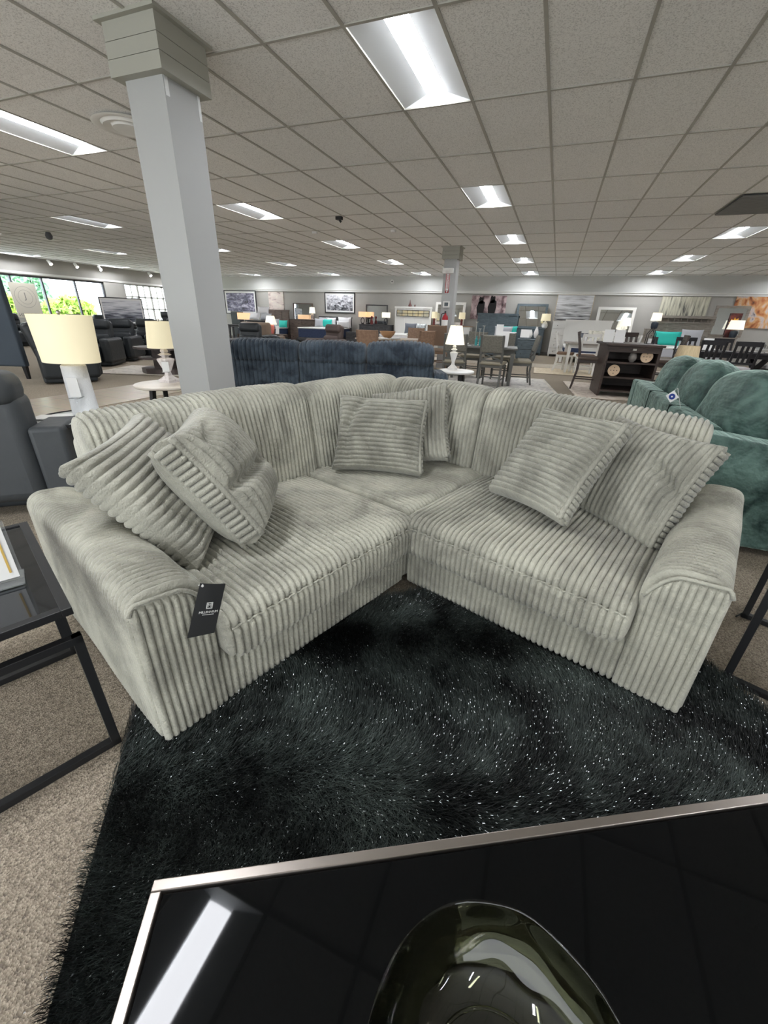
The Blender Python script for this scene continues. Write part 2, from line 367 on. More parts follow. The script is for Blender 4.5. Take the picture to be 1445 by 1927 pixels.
# outside: ground, shrubs and pale paving
b = MB(); b.bx(-60, X0-.3, -25, 45, -.3, -.15); tag(b.build('ground_outside', mat('pale_paving', (190, 190, 186), .8)), kind='structure')
leafA = mat('bright_yellow_green_leaves', (206, 222, 120), .6, noise=(9, (150, 190, 100), .35, .65))
leafB = mat('blue_green_leaves', (130, 178, 150), .6, noise=(9, (176, 205, 176), .35, .65))
bark = mat('brown_bark', (90, 70, 55), .9)
def shrub(name, loc, rx, hz, n, m_, label, seed, trunk=0.):
    t = thing(name, label, 'shrub' if trunk == 0 else 'tree', loc, group='plants outside the shop window')
    r = np.random.RandomState(seed); u = r.randn(n, 3); u /= np.linalg.norm(u, axis=1)[:, None]; rad = (.55+.45*r.rand(n))[:, None]
    lump = 1+.25*wob(u[:, 0], u[:, 1], u[:, 2], 3., seed)[:, None]
    c = u*rad*lump*np.array([rx, rx*1.1, hz/2])+np.array([0, 0, hz/2+trunk])
    a = r.randn(n, 3)*.09; q = r.randn(n, 3)*.09
    V = np.stack([c-a, c+q, c+a, c-q], 1).reshape(-1, 3); Fq = np.arange(n*4).reshape(n, 4)
    np_mesh('foliage', V, Fq, m_, t, smooth=False)
    bb = MB(); bb.tube([(0, 0, -.15), (.03, 0, trunk+hz*.5)], [.09, .04], 8)
    for k in range(5): a_ = k*1.3; bb.tube([(0, 0, trunk+hz*.15), (rx*.5*cos(a_), rx*.5*sin(a_), trunk+hz*.55)], [.04, .015], 6)
    bb.build('stem', bark, t)
shrub('shrub', (-22.4, 15.2, -.15), 1.0, 1.9, 4600, leafA, 'bright yellow-green shrub outside the third pane of the big window', 1)
shrub('shrub', (-22.6, 12.4, -.15), 1.0, 1.75, 4500, leafA, 'yellow-green shrub outside the middle pane of the big window', 2)
shrub('garden_tree', (-26.5, 15.0, -.15), 1.6, 2.3, 5200, leafB, 'blue-green tree seen behind the middle pane of the big window', 3, .9)
shrub('garden_tree', (-28.3, 10.6, -.15), 1.5, 2.1, 4500, leafB, 'blue-green tree seen past the paper sign in the big window', 4, .8)
b = MB(); b.bx(-2.2, 2.2, -.9, .9, .45, .85); b.bx(-1.2, 1.1, -.8, .8, .85, 1.35)
car = thing('parked_car', 'pale blue car parked outside, low behind the paper window sign', 'car', (-31, 10.6, -.15), radians(90))
b.build('body', mat('pale_blue_car_paint', (120, 165, 215), .3, coat=.5), car, bevel=.15, seg=3, smooth=True)
for sx in (-1.35, 1.35):
    for sy in (-.85, .85): q = MB(); q.tube([(sx, sy-.1, .33), (sx, sy+.1, .33)], .33, 18); q.build('wheel', mat('tyre_rubber', (35, 35, 36), .8), car)

# ------------------------------------------------------------------ the corded sectional sofa
def plush(name, lo, hi, nap=3.2, sheen=.35):
    def f(nt, b):
        N, L = nt.nodes, nt.links; tc = N.new('ShaderNodeTexCoord')
        n = N.new('ShaderNodeTexNoise'); n.inputs['Scale'].default_value = nap; n.inputs['Detail'].default_value = 6; n.inputs['Roughness'].default_value = .62; n.inputs['Distortion'].default_value = .6; L.new(tc.outputs['Object'], n.inputs['Vector'])
        r = N.new('ShaderNodeValToRGB'); r.color_ramp.elements[0].color = srgb(lo); r.color_ramp.elements[1].color = srgb(hi); r.color_ramp.elements[0].position = .38; r.color_ramp.elements[1].position = .6  # brighter look of brushed nap put into the base colour as two tones
        L.new(n.outputs['Fac'], r.inputs[0]); L.new(r.outputs[0], b.inputs['Base Color'])
        b.inputs['Roughness'].default_value = .85; b.inputs['Specular IOR Level'].default_value = .2
        b.inputs['Sheen Weight'].default_value = sheen; b.inputs['Sheen Roughness'].default_value = .4
        n2 = N.new('ShaderNodeTexNoise'); n2.inputs['Scale'].default_value = 160; n2.inputs['Detail'].default_value = 3; L.new(tc.outputs['Object'], n2.inputs['Vector'])
        n3 = N.new('ShaderNodeTexNoise'); n3.inputs['Scale'].default_value = 45; n3.inputs['Detail'].default_value = 2; L.new(tc.outputs['Object'], n3.inputs['Vector'])
        ad = N.new('ShaderNodeMath'); ad.operation = 'ADD'; L.new(n2.outputs['Fac'], ad.inputs[0]); L.new(n3.outputs['Fac'], ad.inputs[1])
        bp = N.new('ShaderNodeBump'); bp.inputs['Strength'].default_value = .9; bp.inputs['Distance'].default_value = .0045; L.new(ad.outputs[0], bp.inputs['Height']); L.new(bp.outputs[0], b.inputs['Normal'])
    return ramp_nodes(name, f)
cord = plush('grey_corded_plush', (141, 140, 129), (184, 183, 169))
cord_p = plush('grey_corded_pillow_plush', (128, 127, 117), (166, 165, 153))
SBX, SBY, STH = -.497, 1.661, radians(70.8)
sofa = thing('sectional_sofa', 'light grey L-shaped sofa in chunky corded plush, standing on the black shag rug', 'sofa', (SBX, SBY, 0), STH)
AL, AI, D = 1.19, .972, 1.05
def crown(c0, c1, amt, lo, up=1):
    def f(X, A, Z):
        k = np.clip(1-((X-(c0+c1)/2)/((c1-c0)/2))**2, 0, 1)**.6; a_ = np.clip(1-((A-.36)/.46)**2, 0, 1)**.7
        return X, A-(.012*k)*np.clip((.12-A)/.1, 0, 1), Z+amt*k*a_*(Z > lo)
    return f
seatP = roundpoly([(-.052, .245), (-.046, .405), (.74, .405), (.74, .245)], [.035, .05, .04, .03], sp=.008)
SEAM = [(-.047, .365, .018, .010)]
ribloft('seat_cushion', seatP, -AI, .0, cord, sofa, 'x', endr=.045, seed=1, deform=crown(-AI, 0, .035, .33), seams=SEAM)
ribloft('seat_cushion', seatP, -AI, .0, cord, sofa, 'y', endr=.045, seed=2, deform=crown(-AI, 0, .035, .33), seams=SEAM)
for q_, md in ((0, 'x'), (1, 'y')):
    xs = np.linspace(-AI+.02, -.02, 160); f_ = crown(-AI, 0, .035, .33); X_, A_, Z_ = f_(xs, np.full(160, -.052), np.full(160, .366)); Z_ = Z_+.0022*np.sin(xs*2*pi/.049); A_ = A_+.002*np.cos(xs*2*pi/.0245)
    bb = MB(); bb.tube([(x, a_, z) if md == 'x' else (a_, x, z) for x, a_, z in zip(X_, A_, Z_)], .0036, 6); bb.build('seam_piping', cord, [o for o in bpy.data.objects if o.name.startswith('seat_cushion')][q_], smooth=True)
cseat = roundpoly([(.0, .245), (.0, .415), (.76, .415), (.76, .245)], [.03, .04, .04, .03])
ribloft('seat_cushion', cseat, .0, .76, cord, sofa, 'x', endr=.03, seed=3, deform=crown(0, .76, .02, .33))
baseP = roundpoly([(.018, .035), (.018, .240), (1.03, .248), (1.03, .035)], [.012, .02, .02, .012], sp=.02)
ribloft('base_rail', baseP, -AI-.005, -.006, cord, sofa, 'x', endr=.018, seed=4)
ribloft('base_rail', baseP, -AI-.005, -.006, cord, sofa, 'y', endr=.018, seed=5)
ribloft('base_rail', roundpoly([(.02, .04), (.02, .246), (1.03, .246), (1.03, .04)], .02, sp=.03), .0, 1.03, cord, sofa, 'x', endr=.02, seed=6)
# back cushions: leaning profile
backP = roundpoly([(.715, .38), (.80, .86), (.99, .865), (.985, .40)], [.03, .085, .07, .03])
def bk(c0, c1, amt=.03, dip=.0):
    def f(X, A, Z):
        k = np.clip(1-((X-(c0+c1)/2)/((c1-c0)/2))**2, 0, 1)**.5; hz = np.clip((Z-.4)/.3, 0, 1)*np.clip((.9-Z)/.25, 0, 1)
        return X, A-amt*k*hz*(A < .86), Z+.018*k*np.clip((Z-.7)/.15, 0, 1)-dip*np.clip((Z-.75)/.1, 0, 1)*np.clip((X-(c0+c1)/2)/((c1-c0)/2), -1, 1)
    return f
ribloft('back_cushion', backP, -.985, .085, cord, sofa, 'x', endr=.05, seed=11, deform=bk(-.985, .085, dip=-.012))
ribloft('back_cushion', backP, -.985, .085, cord, sofa, 'y', endr=.05, seed=12, deform=bk(-.985, .085, dip=-.012))
ribloft('back_cushion', backP, .085, .93, cord, sofa, 'x', endr=.05, seed=13, deform=bk(.085, .93, .02))
ribloft('back_cushion', backP, .085, .80, cord, sofa, 'y', endr=.045, seed=14, deform=bk(.085, .80, .02))
frP = roundpoly([(.975, .035), (.975, .74), (1.06, .74), (1.06, .035)], .03, sp=.03)
ribloft('back_frame', frP, -AI, 1.05, cord, sofa, 'x', endr=.02, seed=15)
ribloft('back_frame', frP, -AI, .97, cord, sofa, 'y', endr=.02, seed=16)
armP = roundpoly([(-AL, .035), (-AL+.005, .552), (-AI-.002, .545), (-AI, .035)], [.015, .05, .10, .015])
def arm_amp(X, A, Z):    # cords flatten out towards the outer side face
    return .35+.65*np.clip((A+AL-.01)/.05, 0, 1)
def armtop(X, A, Z): return X, A, Z+.012*np.clip((Z-.45)/.1, 0, 1)*np.sin(np.clip(X/1.05, 0, 1)*pi)
for md, sd in (('y', 21), ('x', 22)):
    arm = ribloft('armrest', armP, .022, 1.06, cord, sofa, md, endr=.02, seed=sd, amp=.0110, ribw=.0225, amp_fn=arm_amp, deform=armtop)
    # front panel: upright cords closed by the welt
    n = 10; xs0, xs1 = -AL+.004, -AI-.003; w = (xs1-xs0)/n
    ss = np.concatenate([(i+FR)*w for i in range(n)]+[[n*w]])+xs0; fr = np.concatenate([FR]*n+[[0]])
    def ztop(x):
        u = (x-xs0)/(xs1-xs0); return .556-.02*u-.10*np.clip((u-.55)/.45, 0, 1)**2.2-.03*np.clip((.08-u)/.08, 0, 1)**2
    q = np.concatenate([np.linspace(0, .05, 5), np.linspace(.07, .93, 34), np.linspace(.95, 1, 6)])
    Xg = np.repeat(ss[:, None], len(q), 1); zt = ztop(ss)[:, None]; Zg = .03+(zt-.014-.03)*q[None, :]
    fade = np.sqrt(np.clip(1-np.clip((.035-(zt-Zg-.014))/.035, 0, 1)**2, 0, 1))*np.sqrt(np.clip(1-np.clip((.02-(Zg-.03))/.02, 0, 1)**2, 0, 1))
    side = np.clip(np.minimum(Xg-xs0, xs1-Xg)/.02, 0, 1)**.5
    Tg = .022-(.004+.0135*ribh(fr)[:, None]*(1+.3*wob(np.arange(len(ss))[:, None]//7*2.2+0*Zg, Zg*22, 0*Zg, 1., sd)))*fade-.008*side*fade
    Xg = Xg+.003*wob(Zg*9, Zg*3, 0*Zg, 1., sd+4)*side
    V = np.stack([Tg, Xg, Zg] if md == 'x' else [Xg, Tg, Zg], -1); S, Mz = Xg.shape
    ia = np.arange(S-1)[:, None]*Mz; j = np.arange(Mz-1)[None, :]; F4 = np.stack([ia+j, ia+j+1, ia+Mz+j+1, ia+Mz+j], -1).reshape(-1, 4)
    if md == 'y': F4 = F4[:, ::-1]
    np_mesh('front_panel', V, F4, cord, arm)
    bb = MB(); pts = []
    for x in np.linspace(xs0-.001, xs1+.001, 26): pts.append((x, .010, float(ztop(x))-.006) if md == 'y' else (.010, x, float(ztop(x))-.006))
    bb.tube(pts, .0062, 8); bb.build('welt', cord, arm, smooth=True)
blk_pl = mat('black_plastic', (22, 22, 23), .5)
for (x, y) in [(-1.1, .08), (-.1, .08), (-1.1, .95), (.08, -1.1), (.08, -.1), (.95, -1.1), (.95, .95)]:
    q = MB(); q.bx(x-.03, x+.03, y-.03, y+.03, 0, .045); q.build('foot', blk_pl, sofa)

def pillow(c, ax, ay, nz, W, H, T, label, seed, rib='x', dent=(.0, .0, 0.), fold=None, name='throw_pillow', m_=None, ribw=.026, group='corded pillows on the sofa'):
    """c: centre in sofa coordinates, ax/ay/nz axes in sofa coordinates; cords run along local y when rib == 'x'"""
    M3 = Matrix((ax, ay, nz)).transposed(); Rz = Matrix.Rotation(STH, 3, 'Z'); cw = Rz@Vector(c)+Vector((SBX, SBY, 0))
    root = thing(name, label, 'pillow', cw, group=group); 
    W3 = (Rz@M3).to_4x4(); W3.translation = cw; root.matrix_world = W3
    build_pillow(root, W, H, T, seed, rib, dent, fold, m_ or cord_p, ribw); return root
def build_pillow(root, W, H, T, seed, rib='x', dent=(0, 0, 0), fold=None, m_=None, ribw=.026, amp=.0150, gus=.06):
    if rib == 'y': W, H = H, W
    n = max(1, round(W/ribw)); w = 2./n
    us = np.concatenate([(i+FR)*w for i in range(n)]+[[2.]])-1; fr = np.concatenate([FR]*n+[[0]])
    vs = np.sin(np.linspace(-pi/2, pi/2, 61)); vs = .5*vs+.5*np.linspace(-1, 1, 61)
    U, Vv = np.meshgrid(us, vs, indexing='ij'); idx = np.repeat((np.arange(len(us))//len(FR))[:, None], len(vs), 1)
    edge = np.clip((1-np.abs(U)**3.2), 0, 1)*np.clip((1-np.abs(Vv)**3.2), 0, 1); th = (T-gus)/2*edge**.62+gus/2*np.clip(np.minimum(1-np.abs(U), 1-np.abs(Vv))*9, 0, 1)**.5
    pin = 1-.07*(1-np.abs(Vv)**2)*np.abs(U)**2, 1-.07*(1-np.abs(U)**2)*np.abs(Vv)**2
    Xb = U*W/2*pin[0]; Yb = Vv*H/2*pin[1]
    allV = []; allF = []
    for sg, sd in ((1, seed), (-1, seed+50)):
        irr = 1+.10*wob(idx*.5, Yb*14, 0*Yb, 1., sd); hh = ribh(fr)[:, None]*amp*irr*np.clip(np.minimum(1-np.abs(U), 1-np.abs(Vv))*25, 0, 1)
        lump = .014*wob(Xb*9, Yb*9, 0*Xb, 1., sd+2)*edge
        Z = sg*(th+hh+lump)
        if dent[2] and sg > 0: Z = Z-dent[2]*np.exp(-(((U-dent[0])/.35)**2+((Vv-dent[1])/.3)**2))
        X = Xb+.006*wob(Yb*8, Yb*3, Xb*2, 1., sd+1)*edge; Y = Yb
        for (ua, va, ub, vb, dp, wd_) in (fold or []):
            du, dv = ub-ua, vb-va; tt = np.clip(((U-ua)*du+(Vv-va)*dv)/(du*du+dv*dv), 0, 1); dd = np.hypot(U-ua-tt*du, Vv-va-tt*dv)
            Z = Z-sg*dp*np.exp(-(dd/wd_)**2)*np.clip(edge*2, 0, 1)*(sg > 0)
        P = np.stack([X, Y, Z] if rib == 'x' else [Y*1., X*1., Z], -1) if rib == 'x' else np.stack([Y, X, Z], -1)
        S, Mz = U.shape; base = len(allV)*S*Mz
        ia = np.arange(S-1)[:, None]*Mz; j = np.arange(Mz-1)[None, :]; q = np.stack([ia+j, ia+Mz+j, ia+Mz+j+1, ia+j+1], -1).reshape(-1, 4)
        if (sg < 0) != (rib != 'x'): q = q[:, ::-1]
        allV.append(P.reshape(-1, 3)); allF.append(q+base)
    o = np_mesh('cover', np.vstack(allV), np.vstack(allF), m_, root)
    return o
# gusset: the laddered edge strip, worked as short cords across the seam
def ladder(root, W, H, m_, sides, seed, wd=.066, ribw=.023, zo=0., ins=0.):
    r = np.random.RandomState(seed)
    for s_ in sides:
        b = MB(); L = (H if s_ in 'LR' else W)*.9; n = int(L/ribw)
        for k in range(n):
            a = -L/2+(k+.5)*L/n; dpt = (.5*(W if s_ in 'LR' else H))*(1-.07*(1-(2*a/L)**2))
            pin = dpt+.003-ins
            p = {'L': (-pin, a), 'R': (pin, a), 'T': (a, pin), 'B': (a, -pin)}[s_]
            b.tube([(p[0], p[1], zo-wd/2), (p[0], p[1], zo-wd*.4), (p[0], p[1], zo), (p[0], p[1], zo+wd*.4), (p[0], p[1], zo+wd/2)], [.007, .0105+.002*r.rand(), .012, .0105+.002*r.rand(), .007], 8)
        for zz in (zo-wd/2-.004, zo+wd/2+.004):
            pts = []
            for a in np.linspace(-L/2-.01, L/2+.01, 22):
                dpt = (.5*(W if s_ in 'LR' else H))*(1-.07*(1-(2*a/L)**2))-ins-.006; x_, y_ = {'L': (-dpt, a), 'R': (dpt, a), 'T': (a, dpt), 'B': (a, -dpt)}[s_]; pts.append((x_, y_, zz))
            b.tube(pts, .0115, 8)
        b.build('gusset', m_, root, smooth=True)
k = 1.06
def foldP1(X, Y, Z, U, V): return X, Y, Z
p = pillow((-.855, .505, .648), (.692, .717, .077), (-.496, .396, .773), (.524, -.574, .63), .50, .50, .16, 'grey corded pillow with diagonal cords lying against the left armrest', 31, rib='y', fold=[(-.8, -.60, -.1, -.72, .012, .09)], ribw=.029)
p = pillow((-.682, .380, .690), (.669, .743, .035), (-.437, .354, .827), (.602, -.568, .561), .415, .455, .25, 'plump grey corded pillow on edge, right of the pillow on the left armrest', 32, rib='x', fold=[(-.9, -.1, .6, -.25, .05, .1), (-.6, .6, .2, .9, .03, .12)], ribw=.028)
ladder(p, .415, .455, cord_p, 'L', 2, wd=.075)
p = pillow((.30, .445, .643), (.554, -.832, -.016), (.427, .267, .864), (-.715, -.485, .503), .50, .43, .18, 'grey corded pillow with level cords standing front of the sofa corner', 33, rib='y', fold=[(-.8, -.62, .2, -.72, .02, .09), (.2, -.72, .95, -.35, .035, .1), (.3, .9, .1, .4, .02, .08)])
ladder(p, .50, .43, cord_p, 'R', 3, wd=.05)
p = pillow((.55, .43, .655), (.394, -.897, .201), (.397, .364, .843), (-.829, -.252, .5), .47, .46, .14, 'grey corded pillow with upright cords behind the corner pillow', 34, rib='x')
ladder(p, .47, .46, cord_p, 'R', 4)
p = pillow((.43, -.48, .675), (-.365, -.93, .032), (.611, -.214, .762), (-.702, .298, .647), .43, .49, .17, 'grey corded pillow leaning in front of another on the right seat', 35, rib='y')
ladder(p, .43, .49, cord_p, 'R', 5, wd=.05, zo=.008)
p = pillow((.61, -.785, .625), (-.44, -.897, -.042), (.355, -.216, .91), (-.825, .385, .414), .47, .48, .17, 'grey corded pillow against the right armrest, behind the other one', 36, rib='x', fold=[(.95, .0, .45, .3, .04, .1)])
ladder(p, .47, .48, cord_p, 'R', 6)

# hang tag on the left armrest
tagm = mat('black_card', (44, 45, 46), .55); whi = mat('white_print', (215, 215, 212), .6)
c0 = at(400, 1100, .55)
tg = thing('hang_tag', 'black paper hang tag with white lettering on the left armrest front', 'tag', (0, 0, 0))
# card hangs from the armrest's top inner corner, tilted
def sofa2w(s, t, z): return Vector((SBX+s*cos(STH)-t*sin(STH), SBY+s*sin(STH)+t*cos(STH), z))
def ray_t(px, py, t):      # point of the plane t = const of the sofa seen at a pixel
    n = Vector((-sin(STH), cos(STH), 0)); d = _ray(px, py); o = Vector((0, 0, CAMH)); q = ((Vector((SBX, SBY, 0))+n*t-o).dot(n))/d.dot(n); return o+d*q
TLc, TRc, BRc, BLc = ray_t(377, 1098, -.03), ray_t(424, 1098, -.035), ray_t(404, 1191, -.05), ray_t(352, 1201, -.04)
ex = ((TRc-TLc)+(BRc-BLc)).normalized(); ey = ((TLc-BLc)+(TRc-BRc)).normalized(); ez = ex.cross(ey).normalized(); ctr = (TLc+TRc+BRc+BLc)/4
Mt = Matrix((ex, ez.cross(ex), ez)).transposed().to_4x4(); Mt.translation = ctr; tg.matrix_world = Mt; Mi = Mt.inverted()
cs = [Mi@q for q in (BLc, BRc, TRc, TLc)]
b = MB(); V = []; F4 = []
n = 8
for i in range(n+1):
    t_ = i/n
    for j in range(n+1):
        s_ = j/n; pnt = (cs[0]*(1-s_)+cs[1]*s_)*(1-t_)+(cs[3]*(1-s_)+cs[2]*s_)*t_; V.append((pnt.x, pnt.y, .004*sin(pi*s_)*t_))
for i in range(n):
    for j in range(n): q = i*(n+1)+j; F4.append((q, q+1, q+n+2, q+n+1))
b.raw(V+[(x, y, z-.0012) for x, y, z in V], F4+[tuple(reversed([i+(n+1)**2 for i in f])) for f in F4]); card = b.build('card', tagm, tg, smooth=True)
W_ = (TRc-TLc).length; b = MB()
for (x0, x1, y0, y1) in [(-.009, .009, .0165, .019), (-.009, .009, -.0, .0025), (-.009, -.0065, 0, .019), (.0065, .009, 0, .019)]: b.bx(x0, x1, y0, y1, .0035, .005)
b.build('logo_frame', whi, tg, loc=(.003, .004, 0))
text('logo_letter', 'M', .015, whi, tg, (.003, .0135, .0042), (0, 0, 0))
text('brand_lettering', 'MILLENNIUM', .0095, whi, tg, (.003, -.006, .0042), (0, 0, 0))
b = MB()
for k in range(14): b.bx(-.0135+k*.0024, -.0135+k*.0024+.0016, -.0145, -.0125, .0036, .0046)
b.build('small_lettering', whi, tg)
b = MB(); P0 = cs[3]+Vector((.006, -.007, .0)); Q0 = Mi@sofa2w(-AI-.03, .0, .53)
b.tube([P0+Vector((0, 0, .004)), P0+Vector((0, .004, .003)), Q0], .0016, 6); b.build('tag_string', whi, tg)
b = MB(); b.lathe([(.0035, 0), (.0035, .002)], (P0.x, P0.y, .003), 10); b.build('eyelet', whi, tg)

# ------------------------------------------------------------------ shag rug
RA = radians(38); ex = np.array([cos(RA), sin(RA)]); ey = np.array([-sin(RA), cos(RA)])
a0, a1, b0, b1 = -.50, 1.63, -1.75, 1.52
rugbase = mat('rug_backing', (10, 13, 13), .95)
rb = MB(); 
cx = ex*(a0+a1)/2+ey*(b0+b1)/2
rb.box((0, 0, .007), (a1-a0, b1-b0, .014)); rug = rb.build('shag_rug', rugbase); rug.location = (cx[0], cx[1], 0); rug.rotation_euler = (0, 0, RA)
tag(rug, 'black long-pile shag rug with glitter strands under the sofa and coffee table', 'rug')
def blade(nt, b):
    N, L = nt.nodes, nt.links
    tc = N.new('ShaderNodeTexCoord'); n = N.new('ShaderNodeTexNoise'); n.inputs['Scale'].default_value = 3.2; n.inputs['Detail'].default_value = 6; n.inputs['Roughness'].default_value = .65; L.new(tc.outputs['Object'], n.inputs['Vector'])
    r = N.new('ShaderNodeValToRGB'); r.color_ramp.elements[0].color = srgb((10, 14, 14)); r.color_ramp.elements[1].color = srgb((84, 94, 90)); r.color_ramp.elements[0].position = .42; r.color_ramp.elements[1].position = .64  # light catching on leaning pile, painted as noise in the yarn colour
    L.new(n.outputs['Fac'], r.inputs[0]); L.new(r.outputs[0], b.inputs['Base Color']); b.inputs['Roughness'].default_value = .5; b.inputs['Specular IOR Level'].default_value = .45
blade_m = ramp_nodes('black_green_yarn', blade)
glit_m = mat('silver_tinsel', (235, 240, 245), .38, metal=1.)
def blades(n, seed, hmin, hmax, wid, mt, name, kind, stub=False):
    r = np.random.RandomState(seed); A = r.uniform(a0-.01, a1+.01, n); Bq = r.uniform(b0-.01, b1+.01, n)
    P = A[:, None]*ex+Bq[:, None]*ey
    # drop strands that would stand inside the sofa
    dx = P[:, 0]-SBX; dy = P[:, 1]-SBY; s_ = dx*cos(STH)+dy*sin(STH); t_ = -dx*sin(STH)+dy*cos(STH)
    inside = ((t_ > .012) & (s_ > -AL-.01) & (s_ < 1.1)) | ((s_ > .012) & (t_ > -AL-.01) & (t_ < 1.1))
    keep = ~inside & (P@np.array([CF.x, CF.y]) > -.1)
    P = P[keep]; A = A[keep]; Bq = Bq[keep]; n = len(P); z0 = 0*A
    fa = 2.6*wob(A*1.6, Bq*1.6, z0, 1.1, 71)*pi+1.2*wob(A*5, Bq*5, z0, 1., 72)+r.randn(n)*.45
    lean = np.clip(.55+.55*wob(A*3, Bq*3, z0, 1.1, 73)+r.randn(n)*.15, .1, 1.1)
    hgt = r.uniform(hmin, hmax, n)*(1+.35*wob(A*4, Bq*4, z0, 1.2, 74)); d = np.stack([np.cos(fa), np.sin(fa)], 1); d = d[:, :1]*ex+d[:, 1:]*ey
    sd = np.stack([-d[:, 1], d[:, 0]], 1); ta = r.uniform(0, pi, n); sd = sd*np.cos(ta)[:, None]*.6+d*np.sin(ta)[:, None]*.6
    V = []
    for tt, ww in ((0., 1.), (.55, 1.), (1., .3)) if not stub else ((.93, 1.), (1., 1.)):
        off = d*(hgt*lean*(tt**1.6))[:, None]; z = hgt*(tt-.28*lean*tt**2)+.012; c = P+off
        V.append(np.concatenate([c-sd*wid*ww, z[:, None]], 1)); V.append(np.concatenate([c+sd*wid*ww, z[:, None]], 1))
    k = len(V); V = np.stack(V, 1).reshape(-1, 3); base = (np.arange(n)*k)[:, None]
    F4 = np.concatenate([base+np.array([2*q, 2*q+1, 2*q+3, 2*q+2]) for q in range(k//2-1)], 0)
    Mi = np.array(Matrix.Rotation(-RA, 3, 'Z')); V = (V-np.array([cx[0], cx[1], 0]))@Mi.T
    o = np_mesh(name, V, F4, mt, rug); tag(o, kind='stuff'); return o
blades(560000, 5, .026, .046, .00105, blade_m, 'pile', 'stuff')
blades(22000, 6, .040, .054, .0011, glit_m, 'glitter_strands', 'stuff', True)

# ------------------------------------------------------------------ coffee table with glass bowl
CTZ = .43; c = at(290, 1655, CTZ); CTA = radians(28.8)
gun = mat('brushed_gunmetal', (150, 142, 136), .32, metal=.9); blk_met = mat('black_powder_coat', (30, 31, 33), .42)
blk_gl = mat('black_glass', (9, 10, 11), .03, spec=.18)
ct = thing('coffee_table', 'low black glass coffee table with a thin gunmetal rim on the rug', 'coffee table', (c.x, c.y, 0), CTA)
CL, CW = 1.22, .66
b = MB(); w = .016
b.bx(0, CL, -w, 0, CTZ-.04, CTZ); b.bx(0, CL, -CW, -CW+w, CTZ-.04, CTZ); b.bx(0, w, -CW+w, -w, CTZ-.04, CTZ); b.bx(CL-w, CL, -CW+w, -w, CTZ-.04, CTZ)
b.build('rim', gun, ct, bevel=.0015)
b = MB(); b.bx(w+.003, CL-w-.003, -CW+w+.003, -w-.003, CTZ-.012, CTZ-.004); b.build('glass_top', blk_gl, ct, bevel=.001)
b = MB(); b.bx(w, CL-w, -CW+w, -w, CTZ-.03, CTZ-.016); b.build('underboard', blk_met, ct)
for (x, y) in [(.02, -.02), (CL-.02, -.02), (.02, -CW+.02), (CL-.02, -CW+.02)]:
    b = MB(); b.bx(x-.016, x+.016, y-.016, y+.016, 0, CTZ-.04); b.build('leg', blk_met, ct)
# bowl of thin olive-smoked glass
smoke = mat('smoked_olive_glass', (164, 167, 136), .01, trans=1., ior=1.45)
bowl = thing('glass_bowl', 'smoked olive glass bowl with a wide round rim on the coffee table', 'bowl', (.0945, .1600, CTZ-.0035), YAW)
b = MB(); n = 96
prof = [(.0, .0), (.05, .0), (.058, .004), (.078, .012), (.102, .028), (.124, .05), (.14, .074), (.150, .098), (.1515, .102), (.1495, .103), (.147, .099), (.137, .076), (.1205, .053), (.099, .032), (.076, .017), (.055, .0095), (0, .0085)]
V = []
for q_, (r, z) in enumerate(prof):
    inner = q_ > 8
    for jj in range(n):
        a = 2*pi*jj/n; wv = (.0008*sin(7*a+z*60)+.0006*sin(11*a-z*110)) if inner else .0002*sin(9*a+z*40)
        V.append(((r+wv*(r > .06))*cos(a), (r+wv*(r > .06))*1.05*sin(a), z))
b.raw(V, [(i*n+jj, i*n+(jj+1) % n, (i+1)*n+(jj+1) % n, (i+1)*n+jj) for i in range(len(prof)-1) for jj in range(n)])
o = b.build('bowl_body', smoke, bowl, smooth=True); md = o.modifiers.new('sub', 'SUBSURF'); md.render_levels = 2; md.levels = 1
for rr, zz in ((.052, .0105), (.078, .0195)):
    b = MB(); b.raw([((rr+.0022*cos(2*pi*q/8))*cos(2*pi*jj/64), (rr+.0022*cos(2*pi*q/8))*sin(2*pi*jj/64)*1.05, zz+.0022*sin(2*pi*q/8)) for jj in range(64) for q in range(8)], [(jj*8+q, ((jj+1) % 64)*8+q, ((jj+1) % 64)*8+(q+1) % 8, jj*8+(q+1) % 8) for jj in range(64) for q in range(8)])
    b.build('foot_ring', smoke, bowl, smooth=True)

